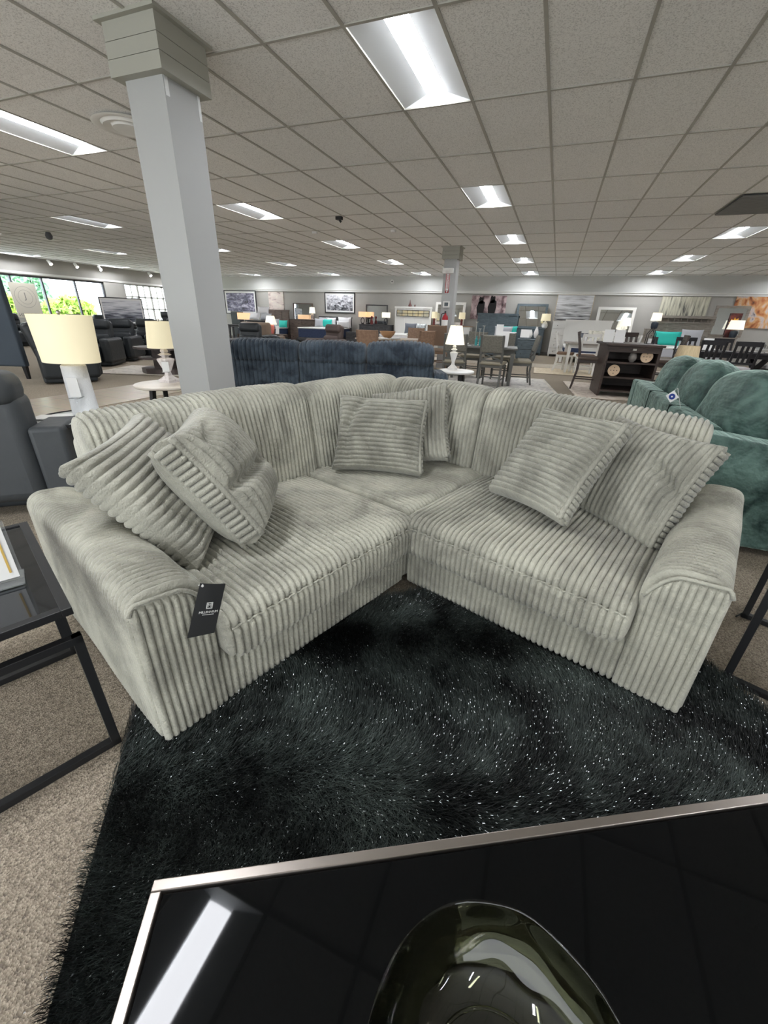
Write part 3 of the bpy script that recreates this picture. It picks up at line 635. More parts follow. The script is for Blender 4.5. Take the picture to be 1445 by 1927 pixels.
# ------------------------------------------------------------------ black nesting tables left and right of the sofa
dk_gl = mat('dark_mirror_glass', (40, 43, 46), .05, spec=.9, metal=.35)
def nest_table(loc, rz, sg, label):
    """corner at loc; +x runs away along the sofa's side, y (sign sg) outwards"""
    t = thing('side_table', label, 'side table', loc, rz)
    L, Wd, w = .56, .50, .024; zr, zt = .44, .54
    b = MB()
    for x in (w/2, L-w/2):
        s = MB()
        for y in (w/2, Wd-w/2): s.bx(x-w/2, x+w/2, sg*(y-w/2), sg*(y+w/2), 0, zr)
        s.bx(x-w/2, x+w/2, sg*0, sg*Wd, 0, w); s.bx(x-w/2, x+w/2, 0, sg*Wd, zr-w, zr)
        s.build('leg', blk_met, t, bevel=.0015)
    b.bx(0, L, sg*(Wd-w), sg*Wd, zr-w, zr); b.build('rail', blk_met, t)
    for x in (.03, L-.03):
        for y in (.03, Wd-.03): s = MB(); s.bx(x-.011, x+.011, sg*(y-.011), sg*(y+.011), zr, zt-.02); s.build('post', blk_met, t)
    s = MB(); a, c_ = -.01, .66
    s.bx(a, c_, 0, sg*w, zt-.022, zt); s.bx(a, c_, sg*(Wd-w), sg*Wd, zt-.022, zt); s.bx(a, a+w, sg*w, sg*(Wd-w), zt-.022, zt); s.bx(c_-w, c_, sg*w, sg*(Wd-w), zt-.022, zt)
    s.build('top_frame', blk_met, t, bevel=.0015)
    s = MB(); s.bx(a+w, c_-w, sg*w, sg*(Wd-w), zt-.012, zt-.004); s.build('glass_top', dk_gl, t)
    return t
cl = at(230, 1396, 0); nest_table((cl.x, cl.y, 0), radians(157), 1, 'black metal side table with dark glass top at the left armrest')
cr = at(1356, 1277, 0); nest_table((cr.x, cr.y, 0), radians(66), -1, 'black metal side table with dark glass top at the right armrest')
# ================================================================== furniture further off: shared builders
def soft(mb, name, mt, parent, bev, seg=4, sub=0):
    o = mb.build(name, mt, parent, bevel=bev, seg=seg, smooth=True, autosm=80)
    return o
cream = mat('cream_lampshade', (228, 220, 190), .8, emit=((255, 236, 190), .10))
cream_w = mat('warm_white_lampshade', (240, 236, 220), .8, emit=((255, 246, 225), .28))
peach = mat('peach_lit_lampshade', (240, 200, 160), .8, emit=((255, 200, 150), .25))
tan_shade = mat('tan_linen_lampshade', (214, 196, 160), .85, noise=(60, (202, 184, 148), .4, .6), stretch=(1, 1, .1))
brass = mat('brushed_nickel', (170, 168, 160), .3, metal=1.)
def lamp(name, label, loc, prof, shade, base_m, shade_m, rz=0, sq=None, group=None, extra=None, shsq=None):
    """shade = (r bottom, r top, z bottom, z top, y squash)"""
    t = thing(name, label, 'lamp', loc, rz, group)
    b = MB(); b.lathe(prof, n=24, sq=sq); b.build('lamp_base', base_m, t, smooth=sq is None, autosm=35 if sq is None else None)
    rb_, rt, za, zb, sq_ = shade; b = MB(); n = shsq or 40; V = []
    off = pi/4 if shsq else 0
    for (r, z) in ((rb_, za), (rt, zb), (rt-.004, zb), (rb_-.004, za)):
        for j in range(n): a = 2*pi*j/n+off; V.append((r*cos(a), r*sin(a)*sq_, z))
    b.raw(V, [(i*n+j, i*n+(j+1) % n, ((i+1) % 4)*n+(j+1) % n, ((i+1) % 4)*n+j) for i in range(4) for j in range(n)]); b.build('lamp_shade', shade_m, t, smooth=True, autosm=40)
    b = MB(); zt = prof[-1][1]; b.tube([(0, 0, zt-.02), (0, 0, zb+.005)], .006, 8); b.bar((-rt+.004, 0, zb-.012), (rt-.004, 0, zb-.012), .004); b.lathe([(.004, zb), (.013, zb+.008), (.013, zb+.018), (.004, zb+.026)], n=12); b.build('harp', brass, t)
    return t
def picture(name, label, p0, p1, Y, fm, am, fw=.03, mw=0., dep=.035, cat='picture', group=None, face='far'):
    """p0, p1 = upper left / lower right pixel on the plane y = Y (or x = Y for the window side)"""
    a = atY(*p0, Y); c = atY(*p1, Y); x0, x1 = sorted((a.x, c.x)); z0, z1 = sorted((a.z, c.z))
    return picture_at(name, label, x0, x1, z0, z1, Y, fm, am, fw, mw, dep, cat, group)
def picture_at(name, label, x0, x1, z0, z1, Y, fm, am, fw=.03, mw=0., dep=.035, cat='picture', group=None, rz=0):
    t = thing(name, label, cat, ((x0+x1)/2, Y, z0), rz, group); w, h_ = (x1-x0)/2, z1-z0
    b = MB()
    if fm:
        b.bx(-w, w, -dep, 0, h_-fw, h_); b.bx(-w, w, -dep, 0, 0, fw); b.bx(-w, -w+fw, -dep, 0, fw, h_-fw); b.bx(w-fw, w, -dep, 0, fw, h_-fw); b.build('frame', fm, t)
        iw = fw
    else: iw = 0
    if mw:
        b = MB(); b.bx(-w+iw, w-iw, -dep*.5, -.002, iw, h_-iw); b.build('mount', whi2, t); iw += mw
    b = MB(); b.bx(-w+iw, w-iw, -dep*(.6 if fm else 1), -.001, iw, h_-iw); b.build('artwork' if cat != 'mirror' else 'mirror_glass', am, t)
    return t
whi2 = mat('white_mount_board', (232, 232, 230), .7)
def art(name, cols, scale, stretch=(1, 1, 1), dist=1.5, seed=0., pos=None, grad=None):
    def f(nt, b):
        N, L = nt.nodes, nt.links; tc = N.new('ShaderNodeTexCoord'); mp = N.new('ShaderNodeMapping'); mp.inputs['Scale'].default_value = stretch; mp.inputs['Location'].default_value = (seed, 0, seed); L.new(tc.outputs['Object'], mp.inputs[0])
        n = N.new('ShaderNodeTexNoise'); n.inputs['Scale'].default_value = scale; n.inputs['Detail'].default_value = 5; n.inputs['Distortion'].default_value = dist; L.new(mp.outputs[0], n.inputs['Vector'])
        r = N.new('ShaderNodeValToRGB'); e = r.color_ramp.elements
        while len(e) < len(cols): e.new(.5)
        for i, c in enumerate(cols): e[i].position = (pos[i] if pos else .3+.4*i/(len(cols)-1)); e[i].color = srgb(c)
        fac = n.outputs['Fac']
        if grad:   # add a vertical run: (z offset, gain)
            sp = N.new('ShaderNodeSeparateXYZ'); L.new(tc.outputs['Object'], sp.inputs[0]); ml = N.new('ShaderNodeMath'); ml.operation = 'MULTIPLY_ADD'; ml.inputs[1].default_value = grad[1]; ml.inputs[2].default_value = grad[0]; L.new(sp.outputs['Z'], ml.inputs[0])
            ad = N.new('ShaderNodeMath'); ad.operation = 'ADD'; L.new(fac, ad.inputs[0]); L.new(ml.outputs[0], ad.inputs[1]); fac = ad.outputs[0]
        L.new(fac, r.inputs[0]); L.new(r.outputs[0], b.inputs['Base Color']); b.inputs['Roughness'].default_value = .5
    return ramp_nodes(name, f)
knob_m = mat('dark_knob', (40, 38, 36), .4, metal=.6)
def dresser(name, label, x0, x1, Yf, ztop, dep, m_, rows=3, cols=2, top_m=None, rz=0, cat='dresser', leg=.08, z0=0, kn=True, group=None):
    cx_ = (x0+x1)/2; w = (x1-x0)/2; t = thing(name, label, cat, (cx_, Yf+dep/2, z0), rz, group); d = dep/2
    b = MB(); b.bx(-w, w, -d, d, leg, ztop-.03); b.build('body', m_, t)
    b = MB(); b.bx(-w-.02, w+.02, -d-.02, d, ztop-.03, ztop); b.build('top', top_m or m_, t, bevel=.005)
    for sx in (-1, 1):
        for sy in (-1, 1): q = MB(); q.box((sx*(w-.04), sy*(d-.04), leg/2), (.06, .06, leg), taper=.7); q.build('foot', m_, t)
    H = (ztop-.05-leg)/rows; W = 2*w/cols
    for i in range(rows):
        for j in range(cols):
            q = MB(); q.bx(-w+j*W+.02, -w+(j+1)*W-.02, -d-.018, -d, leg+i*H+.015, leg+(i+1)*H-.01); dr = q.build('drawer', m_, t, bevel=.004)
            if kn:
                for kx in ((.25, .75) if W > .6 else (.5,)): q = MB(); q.tube([(-w+j*W+W*kx, -d-.018, leg+(i+.5)*H), (-w+j*W+W*kx, -d-.04, leg+(i+.5)*H)], .014, 8); q.build('knob', knob_m, dr)
    return t
def mirror(name, label, p0, p1, Y, fm, fw=.06, arch=False):
    return picture(name, label, p0, p1, Y, fm, mirror_m, fw, 0, .05, 'mirror')
mirror_m = mat('silvered_mirror', (225, 230, 232), .02, metal=1.)
def bed(label, x0, x1, Yh, Yf, hb_top, m_, mat_m, mz=(.32, .62), hb_style='panel', foot=.0, hb_th=.07, name='bed', foot_m=None, lab_m=None):
    w = (x1-x0)/2; t = thing(name, label, 'bed', ((x0+x1)/2, Yh, 0)); L = Yh-Yf
    b = MB(); b.bx(-w, w, -hb_th, 0, .25, hb_top); hb = b.build('headboard', m_, t, bevel=.01)
    b = MB(); n = 4
    if hb_style == 'panel':
        b.bx(-w-.02, w+.02, -hb_th-.02, .01, hb_top-.06, hb_top+.01)
        for k in range(n+1): x = -w+.03+k*(2*w-.06)/n; b.bx(x-.03, x+.03, -hb_th-.014, -hb_th, .3, hb_top-.06)
        b.build('moulding', m_, hb)
    for sx in (-1, 1):
        for y in (-hb_th/2, -L+.04): q = MB(); q.bx(sx*(w-.03)-.04, sx*(w-.03)+.04, y-.04, y+.04, 0, .3); q.build('leg', m_, t)
    b = MB(); b.bx(-w+.03, w-.03, -L, -hb_th, .2, .33); b.build('side_rail', m_, t)
    if foot: b = MB(); b.bx(-w, w, -L-.06, -L, .08, foot); b.build('footboard', foot_m or m_, t, bevel=.01)
    b = MB(); b.bx(-w+.06, w-.06, -L+.03, -hb_th-.02, mz[0], mz[1]); ma = b.build('mattress', mat_m, t, bevel=.05, seg=3, smooth=True)
    b = MB(); b.bx(-w+.05, w-.05, -L+.02, -hb_th-.02, mz[1]-.03, mz[1]+.02); b.build('mattress_top', whi2, ma, bevel=.02, seg=2, smooth=True)
    return t
def fluffy(name, label, loc, size, rz, tilt, m_, seed=1, group='pillows on the display beds', ribbed=False):
    t = thing(name, label, 'pillow', loc, rz, group); t.rotation_euler = (tilt, 0, rz)
    W, H, T = size; n = 14; V = []
    u = np.linspace(-1, 1, n); U, Vv = np.meshgrid(u, u, indexing='ij'); e = (1-np.abs(U)**3)*(1-np.abs(Vv)**3)
    X = U*W/2*(1-.08*(1-Vv**2)*U**2); Z = Vv*H/2*(1-.08*(1-U**2)*Vv**2); th = T/2*e**.6+.01*wob(U*3, Vv*3, U*0, 1., seed)*e
    A = np.stack([X, -th, Z+H/2], -1).reshape(-1, 3); B_ = np.stack([X, th, Z+H/2], -1).reshape(-1, 3)
    ia = np.arange(n-1)[:, None]*n; j = np.arange(n-1)[None, :]; q = np.stack([ia+j, ia+n+j, ia+n+j+1, ia+j+1], -1).reshape(-1, 4)
    np_mesh('cover', np.vstack([A, B_]), np.vstack([q, q[:, ::-1]+n*n]), m_, t); return t
def chair(name, label, kind, wood, seat_m, sz=.46, bz=.95, w=.46, back_m=None, lattice=False):
    t = thing(name, label, 'chair'); 
    b = MB(); b.bx(-w/2, w/2, -w/2, w/2, sz-.03, sz+.035); b.build('seat', seat_m, t, bevel=.025, seg=3, smooth=True)
    b = MB(); b.bx(-w/2+.02, w/2-.02, -w/2+.02, w/2-.02, sz-.08, sz-.02); b.build('seat_frame', wood, t)
    for sx in (-1, 1):
        x = sx*(w/2-.025); q = MB(); q.box((x, -w/2+.03, sz/2-.02), (.042, .042, sz-.04), taper=.75); q.build('leg', wood, t)
        q = MB(); V = [(x, w/2+.03, 0), (x, w/2-.025, sz*.6), (x, w/2-.02, sz), (x, w/2+.02, sz+.22), (x, w/2+.09, bz)]
        for a, c_ in zip(V[:-1], V[1:]): q.bar(a, c_, .04, .035)
        q.build('leg', wood, t)
    def by(z): return w/2-.02+max(0, (z-sz))/(bz-sz)*.11-.01
    if kind == 'panel':
        z0 = sz+.2 if lattice else sz+.12
        b = MB(); c0 = (0, (by(z0)+by(bz))/2, (z0+bz)/2); ang = math.atan2(by(bz)-by(z0), bz-z0); b.box(c0, (w-.03, .045, bz-z0), rot=Matrix.Rotation(-ang, 3, 'X')); b.build('backrest', back_m or seat_m, t, bevel=.015, seg=3, smooth=True)
        if lattice:
            b = MB(); z1 = z0; zb = sz+.06
            b.bar((-w/2+.03, by(zb), zb), (w/2-.03, by(z1), z1), .022); b.bar((w/2-.03, by(zb), zb), (-w/2+.03, by(z1), z1), .022); b.bar((-w/2+.03, by(zb), zb), (w/2-.03, by(zb), zb), .025); b.build('lattice', wood, t)
    elif kind == 'ladder':
        for z in (bz-.04, bz-.2, sz+.16): q = MB(); q.box((0, by(z), z), (w-.05, .022, .07)); q.build('back_slat', wood, t)
    elif kind == 'splat':
        q = MB(); q.box((0, by(bz-.05), bz-.04), (w, .03, .09)); q.build('top_rail', wood, t)
        q = MB(); q.box((0, by(sz+.12), sz+.12), (w-.04, .025, .04)); q.build('lower_rail', wood, t)
        for k in range(3): x = (k-1)*.09; q = MB(); q.bar((x, by(sz+.13), sz+.13), (x, by(bz-.08), bz-.08), .05, .015); q.build('back_slat', wood, t)
    b = MB()
    for y in (-w/2+.03, w/2-.01): b.bar((-w/2+.03, y, sz*.45), (w/2-.03, y, sz*.45), .022)
    for sx in (-1, 1): b.bar((sx*(w/2-.025), -w/2+.03, sz*.35), (sx*(w/2-.025), w/2, sz*.35), .022)
    b.build('stretcher', wood, t); return t
def rtable(name, label, loc, rz, L, W, H, top_m, leg_m, style='legs', th=.035, cat='table', round_=False):
    t = thing(name, label, cat, loc, rz); b = MB()
    if round_: b.lathe([(L/2-.01, H-th), (L/2, H-th+.008), (L/2, H-.006), (L/2-.008, H)], n=48); b.build('tabletop', top_m, t, smooth=True, autosm=40)
    else: b.bx(-L/2, L/2, -W/2, W/2, H-th, H); b.build('tabletop', top_m, t, bevel=.006)
    if style == 'legs':
        b = MB(); b.bx(-L/2+.06, L/2-.06, -W/2+.06, W/2-.06, H-th-.08, H-th); b.build('apron', leg_m, t)
        for sx in (-1, 1):
            for sy in (-1, 1): q = MB(); q.box((sx*(L/2-.08), sy*(W/2-.08), (H-th)/2), (.08, .08, H-th), taper=.7); q.build('leg', leg_m, t)
    elif style == 'trestle':
        b = MB(); b.bx(-L/2+.06, L/2-.06, -W/2+.06, W/2-.06, H-th-.08, H-th); b.build('apron', leg_m, t)
        for sx in (-1, 1):
            x = sx*(L/2-.3); q = MB(); q.bar((x, -W/2+.12, 0.03), (x, W/2-.16, H-th-.06), .08); q.bar((x, W/2-.12, .03), (x, -W/2+.16, H-th-.06), .08); q.bx(x-.04, x+.04, -W/2+.08, W/2-.08, 0, .07); q.build('trestle', leg_m, t)
        b = MB(); b.bar((-L/2+.3, 0, .3), (L/2-.3, 0, .3), .06); b.build('stretcher', leg_m, t)
    elif style == 'splay':
        for k in range(3): a = 2*pi*k/3+.5; q = MB(); q.bar((L*.3*cos(a), L*.3*sin(a), H-th), (L*.42*cos(a), L*.42*sin(a), 0), .045); q.build('leg', leg_m, t)
    return t
def recliner(name, label, m_, w=.95, bz=1.02, ribbed=True):
    """faces local -y"""
    t = thing(name, label, 'recliner'); a = .2
    b = MB(); b.bx(-w/2+a, w/2-a, -.42, .25, .2, .47); soft(b, 'seat', m_, t, .07)
    b = MB(); b.bx(-w/2+a, w/2-a, -.5, -.40, .1, .44); soft(b, 'footrest', m_, t, .05)
    b = MB(); b.box((0, .36, .68), (w-2*a+.04, .22, .62), rot=Matrix.Rotation(-.2, 3, 'X')); bk_ = soft(b, 'backrest', m_, t, .08)
    b = MB(); b.box((0, .33, bz-.13), (w-2*a+.02, .2, .24), rot=Matrix.Rotation(-.2, 3, 'X')); soft(b, 'head_cushion', m_, t, .08)
    b = MB(); b.box((0, .19, .60), (w-2*a-.03, .16, .2), rot=Matrix.Rotation(-.15, 3, 'X')); soft(b, 'lumbar_cushion', m_, t, .07)
    for sx in (-1, 1): q = MB(); q.bx(sx*(w/2-a), sx*w/2, -.45, .42, .08, .62); soft(q, 'armrest', m_, t, .07)
    b = MB(); b.bx(-w/2+.04, w/2-.04, -.38, .42, .02, .22); b.build('base', m_, t, bevel=.03)
    return t
def vase(name, label, loc, prof, m_, group=None, n=20):
    t = MB(); t.lathe(prof, n=n); o = t.build(name, m_, smooth=True, autosm=50); o.location = loc; return tag(o, label, 'vase', group)
def card(name, label, loc, w, h_, rz, m_=None, cat='sign', tilt=-.15):
    t = thing(name, label, cat, loc, rz); b = MB(); b.box((0, 0, h_/2+.006), (w, .004, h_), rot=Matrix.Rotation(tilt, 3, 'X')); b.build('sign_card', m_ or whi2, t)
    b = MB(); b.bx(-w/2, w/2, -.04, .04, 0, .005); b.build('stand', acry, t)
    return t
acry = mat('clear_acrylic', (240, 244, 245), .05, trans=.9, ior=1.3)

# ================================================================== far wall line, left to right
oak_b = mat('dark_brown_oak', (84, 72, 66), .6, noise=(6, (104, 90, 82), .35, .65), stretch=(1, 1, 6))
char_m = mat('charcoal_wood', (66, 66, 68), .55, noise=(7, (80, 80, 82), .4, .6), stretch=(1, 1, 5))
slate_m = mat('slate_blue_wood', (72, 84, 90), .5, noise=(7, (84, 96, 102), .4, .6), stretch=(1, 1, 5))
white_w = mat('white_painted_wood', (222, 221, 216), .5)
grey_w = mat('weathered_grey_wood', (132, 126, 118), .7, noise=(6, (158, 151, 142), .35, .65), stretch=(1, 1, 6))
brown_w = mat('warm_brown_wood', (122, 98, 80), .55, noise=(7, (140, 114, 94), .35, .65), stretch=(1, 1, 5))
honey = mat('honey_wood_top', (168, 132, 98), .5)
navy_f = mat('navy_mattress_fabric', (40, 52, 78), .8, noise=(30, (52, 64, 92), .4, .6))
teal = mat('teal_satin', (40, 190, 175), .55)
wht_f = mat('white_cotton', (232, 232, 234), .85)
lgrey_f = mat('light_grey_cotton', (182, 184, 190), .85)
dgrey_f = mat('slate_grey_cotton', (108, 112, 120), .85)
blk_fr = mat('black_picture_frame', (38, 38, 42), .45)
YW = Y1-.005
picture('framed_picture', 'wide black-framed black and white boat picture, leftmost on the far wall', (421, 546), (485, 592), YW-.08, blk_fr, art('grey_violet_print', [(30, 30, 36), (120, 116, 140), (214, 210, 226)], 3.2, (1, 1, 2), 1.2, 1.), .04, .09)
picture('canvas_picture', 'pale pink and cream abstract canvas above the brown bed', (505, 549), (536, 590), YW, None, art('pink_cream_abstract', [(128, 116, 112), (206, 190, 182), (214, 205, 196), (228, 218, 200)], 2.6, (1, 1, 2.4), .8, 4.))
picture('framed_picture', 'black-framed black and white interior print above the charcoal bed', (611, 550), (668, 590), YW, blk_fr, art('grey_room_print', [(24, 24, 28), (110, 110, 116), (196, 196, 202), (236, 236, 240)], 5.5, (1, 1, 2), 1., 7., grad=(-.1, .3)), .04, .07)
a = atY(890, 556, YW); c = atY(947, 602, YW)
horse = picture('canvas_picture', 'dark canvas of two black horses on pink ground, above the slate bed', (889, 556), (948, 602), YW, None, art('pink_brown_ground', [(40, 26, 28), (120, 96, 98), (190, 168, 168), (210, 192, 190)], 2.2, (1.6, 1, 1), .8, 2.))
blkp = mat('black_paint', (22, 18, 20), .6)
for (cx_, sc_) in ((-.32, 1.), (.16, 1.05)):     # painted horse shapes: head, neck and legs
    b = MB()
    def poly(P): b.raw([(x*sc_+cx_, y_, z*sc_) for y_ in (-.037, -.041) for (x, z) in P], [tuple(range(len(P))), tuple(range(2*len(P)-1, len(P)-1, -1))])
    poly([(-.12, .15), (.12, .15), (.17, .45), (.16, .66), (.05, .72), (-.1, .66), (-.17, .45)]); poly([(-.09, .6), (.09, .6), (.1, .8), (.07, .86), (.02, .82), (-.05, .87), (-.09, .8)])
    b.build('horse_figure', blkp, horse)
    b = MB(); poly([(-.02, .66), (.02, .66), (.015, .76), (-.015, .76)]); b.build('blaze', whi2, horse)
picture('canvas_picture', 'tall grey and white seascape canvas above the white chest', (1050, 554), (1109, 606), YW, mat('pale_wood_edge', (190, 176, 150), .6), art('grey_sea_bands', [(66, 66, 68), (150, 150, 150), (206, 207, 208), (222, 223, 225)], 2., (.8, 1, 9), .5, 3., grad=(-.12, .30)), .02)
picture('canvas_picture', 'wide canvas of pale birch trunks above the weathered bed', (1247, 558), (1324, 602), YW, None, art('pale_birch_stripes', [(70, 70, 72), (180, 178, 160), (206, 204, 184), (222, 220, 204)], 3., (5.5, 1, .5), .3, 5., grad=(-.1, .22)))
a = atY(1392, 553, YW); 
picture_at('canvas_picture', 'large orange-brown canvas of a pale animal, last on the right', 5.75, 7.75, 1.27, 2.36, YW, None, art('amber_brown_animal', [(70, 44, 36), (176, 104, 56), (206, 160, 110), (196, 186, 186), (110, 100, 104)], 1.9, (1.2, 1, 1), 1.6, 6.2))

# brown bed (left), dresser with mirror and lamp
X = lambda px, Y, py=600: atY(px, py, Y).x
Z = lambda px, py, Y: atY(px, py, Y).z
Yh = 19.45
bed('rustic brown panel bed with navy mattress below the pink abstract canvas', X(493, Yh), X(545, Yh), Yh, 17.4, 1.43, oak_b, navy_f, hb_style='panel')
fluffy('bed_pillow', 'teal pillow on the brown bed', (X(530, 18.8), 18.85, .64), (.5, .34, .16), 0, -.2, teal, 2)
fluffy('bed_pillow', 'grey pillow beside the teal one on the brown bed', (X(515, 19), 19.05, .64), (.5, .4, .16), 0, -.2, lgrey_f, 3)
dresser('dresser', 'dark brown wood dresser under the square brown-framed mirror', X(545, 19.2), X(592, 19.2), 19.2, 1.04, .45, oak_b, 3, 2)
mirror('mirror', 'dark brown framed mirror standing on the brown dresser', (552, 570), (590, 606), 19.6, oak_b, .05)
LP = [(.07, 0), (.075, .02), (.03, .05), (.06, .12), (.075, .2), (.03, .28), (.012, .32)]
lamp('table_lamp', 'small white-shaded lamp with pinkish base on the brown dresser', (X(588, 19.35), 19.35, 1.04), LP, (.15, .12, .28, .55, 1), mat('pink_grey_ceramic', (190, 172, 166), .4), cream_w)
# charcoal bed
Yh = 19.5
bed('charcoal upholstered bed with navy and white mattress under the interior print', X(602, Yh), X(662, Yh), Yh, 17.3, 1.20, char_m, navy_f, (.3, .72))
g = 'pillows on the charcoal bed'
for (px, y, w, h_, m_, lb, sd) in [(608, 19.2, .6, .42, lgrey_f, 'beige pillow at the back left of the charcoal bed', 1), (622, 19.15, .55, .42, wht_f, 'white pillow at the back centre of the charcoal bed', 2), (600, 18.7, .5, .36, lgrey_f, 'light grey pillow at the front left of the charcoal bed', 3), (614, 18.75, .55, .34, teal, 'teal satin pillow in the middle of the charcoal bed', 4), (648, 19.1, .65, .46, wht_f, 'big white pillow on the right of the charcoal bed', 5), (645, 18.4, .6, .3, wht_f, 'folded white bedding on the right of the charcoal bed', 6)]:
    fluffy('bed_pillow', lb, (X(px, y), y, .75), (w, h_, .2), .1*(sd-3), -.15, m_, sd, g)
dresser('nightstand', 'grey nightstand at the right side of the charcoal bed', X(654, 18.6), X(664, 18.6)+.2, 18.4, .6, .42, char_m, 2, 1, cat='nightstand')
# charcoal dresser with mirror and lamps
dresser('dresser', 'low charcoal dresser between the charcoal bed and the white bed', X(676, 19.2), X(734, 19.2), 19.2, .93, .45, char_m, 3, 2)
mirror('mirror', 'charcoal framed mirror between two lamps on the charcoal dresser', (689, 573), (729, 612), 19.6, char_m, .05)
loopm = mat('black_iron', (40, 40, 44), .4, metal=.6)
def loop_lamp(label, loc, sh):
    t = thing('table_lamp', label, 'lamp', loc, 0, 'loop lamps on the charcoal dresser')
    b = MB(); b.tube([(.085*cos(2*pi*k/20), 0, .15+.12*sin(2*pi*k/20)) for k in range(21)], .016, 8); b.bx(-.06, .06, -.04, .04, 0, .03); b.tube([(0, 0, .26), (0, 0, .36)], .008); b.build('loop_base', loopm, t)
    b = MB(); w, d, z0, z1, th = .17, .09, .30, .52, .006
    b.bx(-w, w, -d, -d+th, z0, z1); b.bx(-w, w, d-th, d, z0, z1); b.bx(-w, -w+th, -d, d, z0, z1); b.bx(w-th, w, -d, d, z0, z1); b.build('lamp_shade', sh, t)
loop_lamp('lit lamp with oblong shade, leftmost on the charcoal dresser', (X(684, 19.4), 19.3, .93), peach)
loop_lamp('second lit oblong lamp on the charcoal dresser, by the red vase', (X(694, 19.5), 19.5, .93), peach)
loop_lamp('oblong lamp at the right end of the charcoal dresser', (X(727, 19.4), 19.35, .93), cream_w)
vase('vase', 'dark vase with a red top beside the second loop lamp', (X(700, 19.35), 19.32, .93), [(.05, 0), (.07, .1), (.03, .2), (.04, .26), (.06, .3), (.02, .36)], mat('dark_red_ceramic', (110, 40, 40), .4))
# white farmhouse bed
Yh = 19.45
wb = bed('white farmhouse bed with a glazed strip across the tall headboard', X(744, Yh), X(812, Yh), Yh, 17.3, 1.70, white_w, wht_f, (.3, .6), foot=.5, foot_m=honey)
b = MB(); w = (X(812, Yh)-X(744, Yh))/2
for k in range(7): x = -w+.1+k*(2*w-.2)/6; b.bx(x-.008, x+.008, -.115, -.10, 1.32, 1.56)
for z in (1.32, 1.44, 1.56): b.bx(-w+.1, w-.1, -.115, -.10, z-.008, z+.008)
b.build('lattice', loopm, wb)
b = MB(); b.bx(-w+.1, w-.1, -.105, -.098, 1.32, 1.56); b.build('glazed_panel', mat('pale_glazed_panel', (180, 180, 165), .2, noise=(4, (205, 190, 150), .4, .6)), wb)
redd = mat('dark_red_clay', (104, 66, 62), .5)
vase('vase', 'pointed brown ornament standing on the white headboard', (X(770, 19.4), 19.42, 1.71), [(.07, 0), (.08, .05), (.03, .13), (.015, .2), (.005, .28)], redd)
vase('vase', 'smaller brown ornament right of the pointed one on the white headboard', (X(779, 19.4), 19.42, 1.71), [(.03, 0), (.035, .03), (.015, .08), (.005, .1)], redd)
fluffy('bed_pillow', 'slate grey pillow on the white farmhouse bed', (-6.0, 18.7, .63), (.55, .42, .16), 0, -.15, dgrey_f, 4)
fluffy('bed_pillow', 'pillow printed with dark leaves on the white farmhouse bed', (-5.45, 18.55, .63), (.42, .42, .16), .2, -.15, art('leaf_print', [(40, 44, 44), (190, 198, 200), (224, 228, 230)], 8, (1, 1, 1), 1., 1.), 5)
fluffy('throw_blanket', 'black and white check throw over the end of the white farmhouse bed', (-5.55, 17.6, .62), (.5, .24, .1), 0, -1.1, art('check_print', [(30, 30, 30), (220, 220, 216)], 14, (1, 1, 1), 0., 1., pos=[.48, .52]), 6)
# white dresser with honey top, mirror and two lamps (behind the far column)
dresser('dresser', 'white dresser with honey wood top behind the far column', X(812, 19.1), X(886, 19.1), 19.1, 1.0, .6, white_w, 3, 3, honey)
mirror('mirror', 'white-framed mirror on the honey-topped dresser, half behind the column', (820, 568), (872, 612), 19.48, white_w, .1).rotation_euler = (-.14, 0, 0)
spir = mat('dark_red_lamp_base', (112, 50, 52), .4)
SP = [(.05, 0), (.055, .02), (.045, .04), (.05, .1), (.04, .16), (.05, .22), (.03, .26), (.01, .3)]
lamp('table_lamp', 'cream-shaded lamp with dark red base left of the far column', (X(817, 19.3), 19.3, 1.0), SP, (.13, .12, .27, .53, 1), spir, cream)
lamp('table_lamp', 'cream-shaded lamp with dark red spiral base right of the far column', (X(869, 19.3), 19.3, 1.0), SP, (.14, .13, .27, .53, 1), spir, cream)
for k, px in enumerate((850, 855)): vase('vase', ['squat white jar on the honey-topped dresser beside the column', 'taller white jar by the red-based lamp on the honey-topped dresser'][k], (X(px, 19.25), 19.25, 1.0), [(.05, 0), (.07, .05), (.04, .11+.03*k), (.045, .13+.03*k)], whi2)
# slate bed, nightstand, dresser, mirror
Yh = 19.3
bed('tall slate blue panel bed under the horse canvas', X(899, Yh), X(975, Yh), Yh, 17.0, 1.52, slate_m, wht_f, (.3, .62), foot=.62)
fluffy('bed_pillow', 'grey pillow with teal edge on the slate bed', (X(950, 18.2), 18.2, .65), (.7, .42, .18), 0, -.15, lgrey_f, 4)
fluffy('bed_pillow', 'teal pillow peeping behind the grey one on the slate bed', (X(958, 18.5), 18.5, .64), (.75, .44, .14), 0, -.15, teal, 5)
fluffy('bed_pillow', 'rumpled white bedding at the foot of the slate bed', (X(960, 17.3), 17.3, .56), (.6, .34, .2), 0, -.3, wht_f, 6)
n0, n1 = at(968, 678), at(1006, 678)
dresser('nightstand', 'slate two-drawer nightstand standing before the slate dresser', n0.x, n1.x, 16.1, .70, .45, slate_m, 2, 1, cat='nightstand')
vp = [(.03, 0), (.06, .06), (.075, .14), (.05, .24), (.025, .3), (.03, .33)]
vase('vase', 'smaller white vase on the slate nightstand', (n0.x+.38, 16.3, .74), [(r, z*.8) for r, z in vp], whi2); vase('vase', 'taller white vase on the slate nightstand', (n0.x+.56, 16.3, .74), [(r*1.1, z*1.1) for r, z in vp], whi2)
card('price_sign', 'white price sign on the slate nightstand', (n0.x+.2, 16.25, .74), .3, .26, 0)
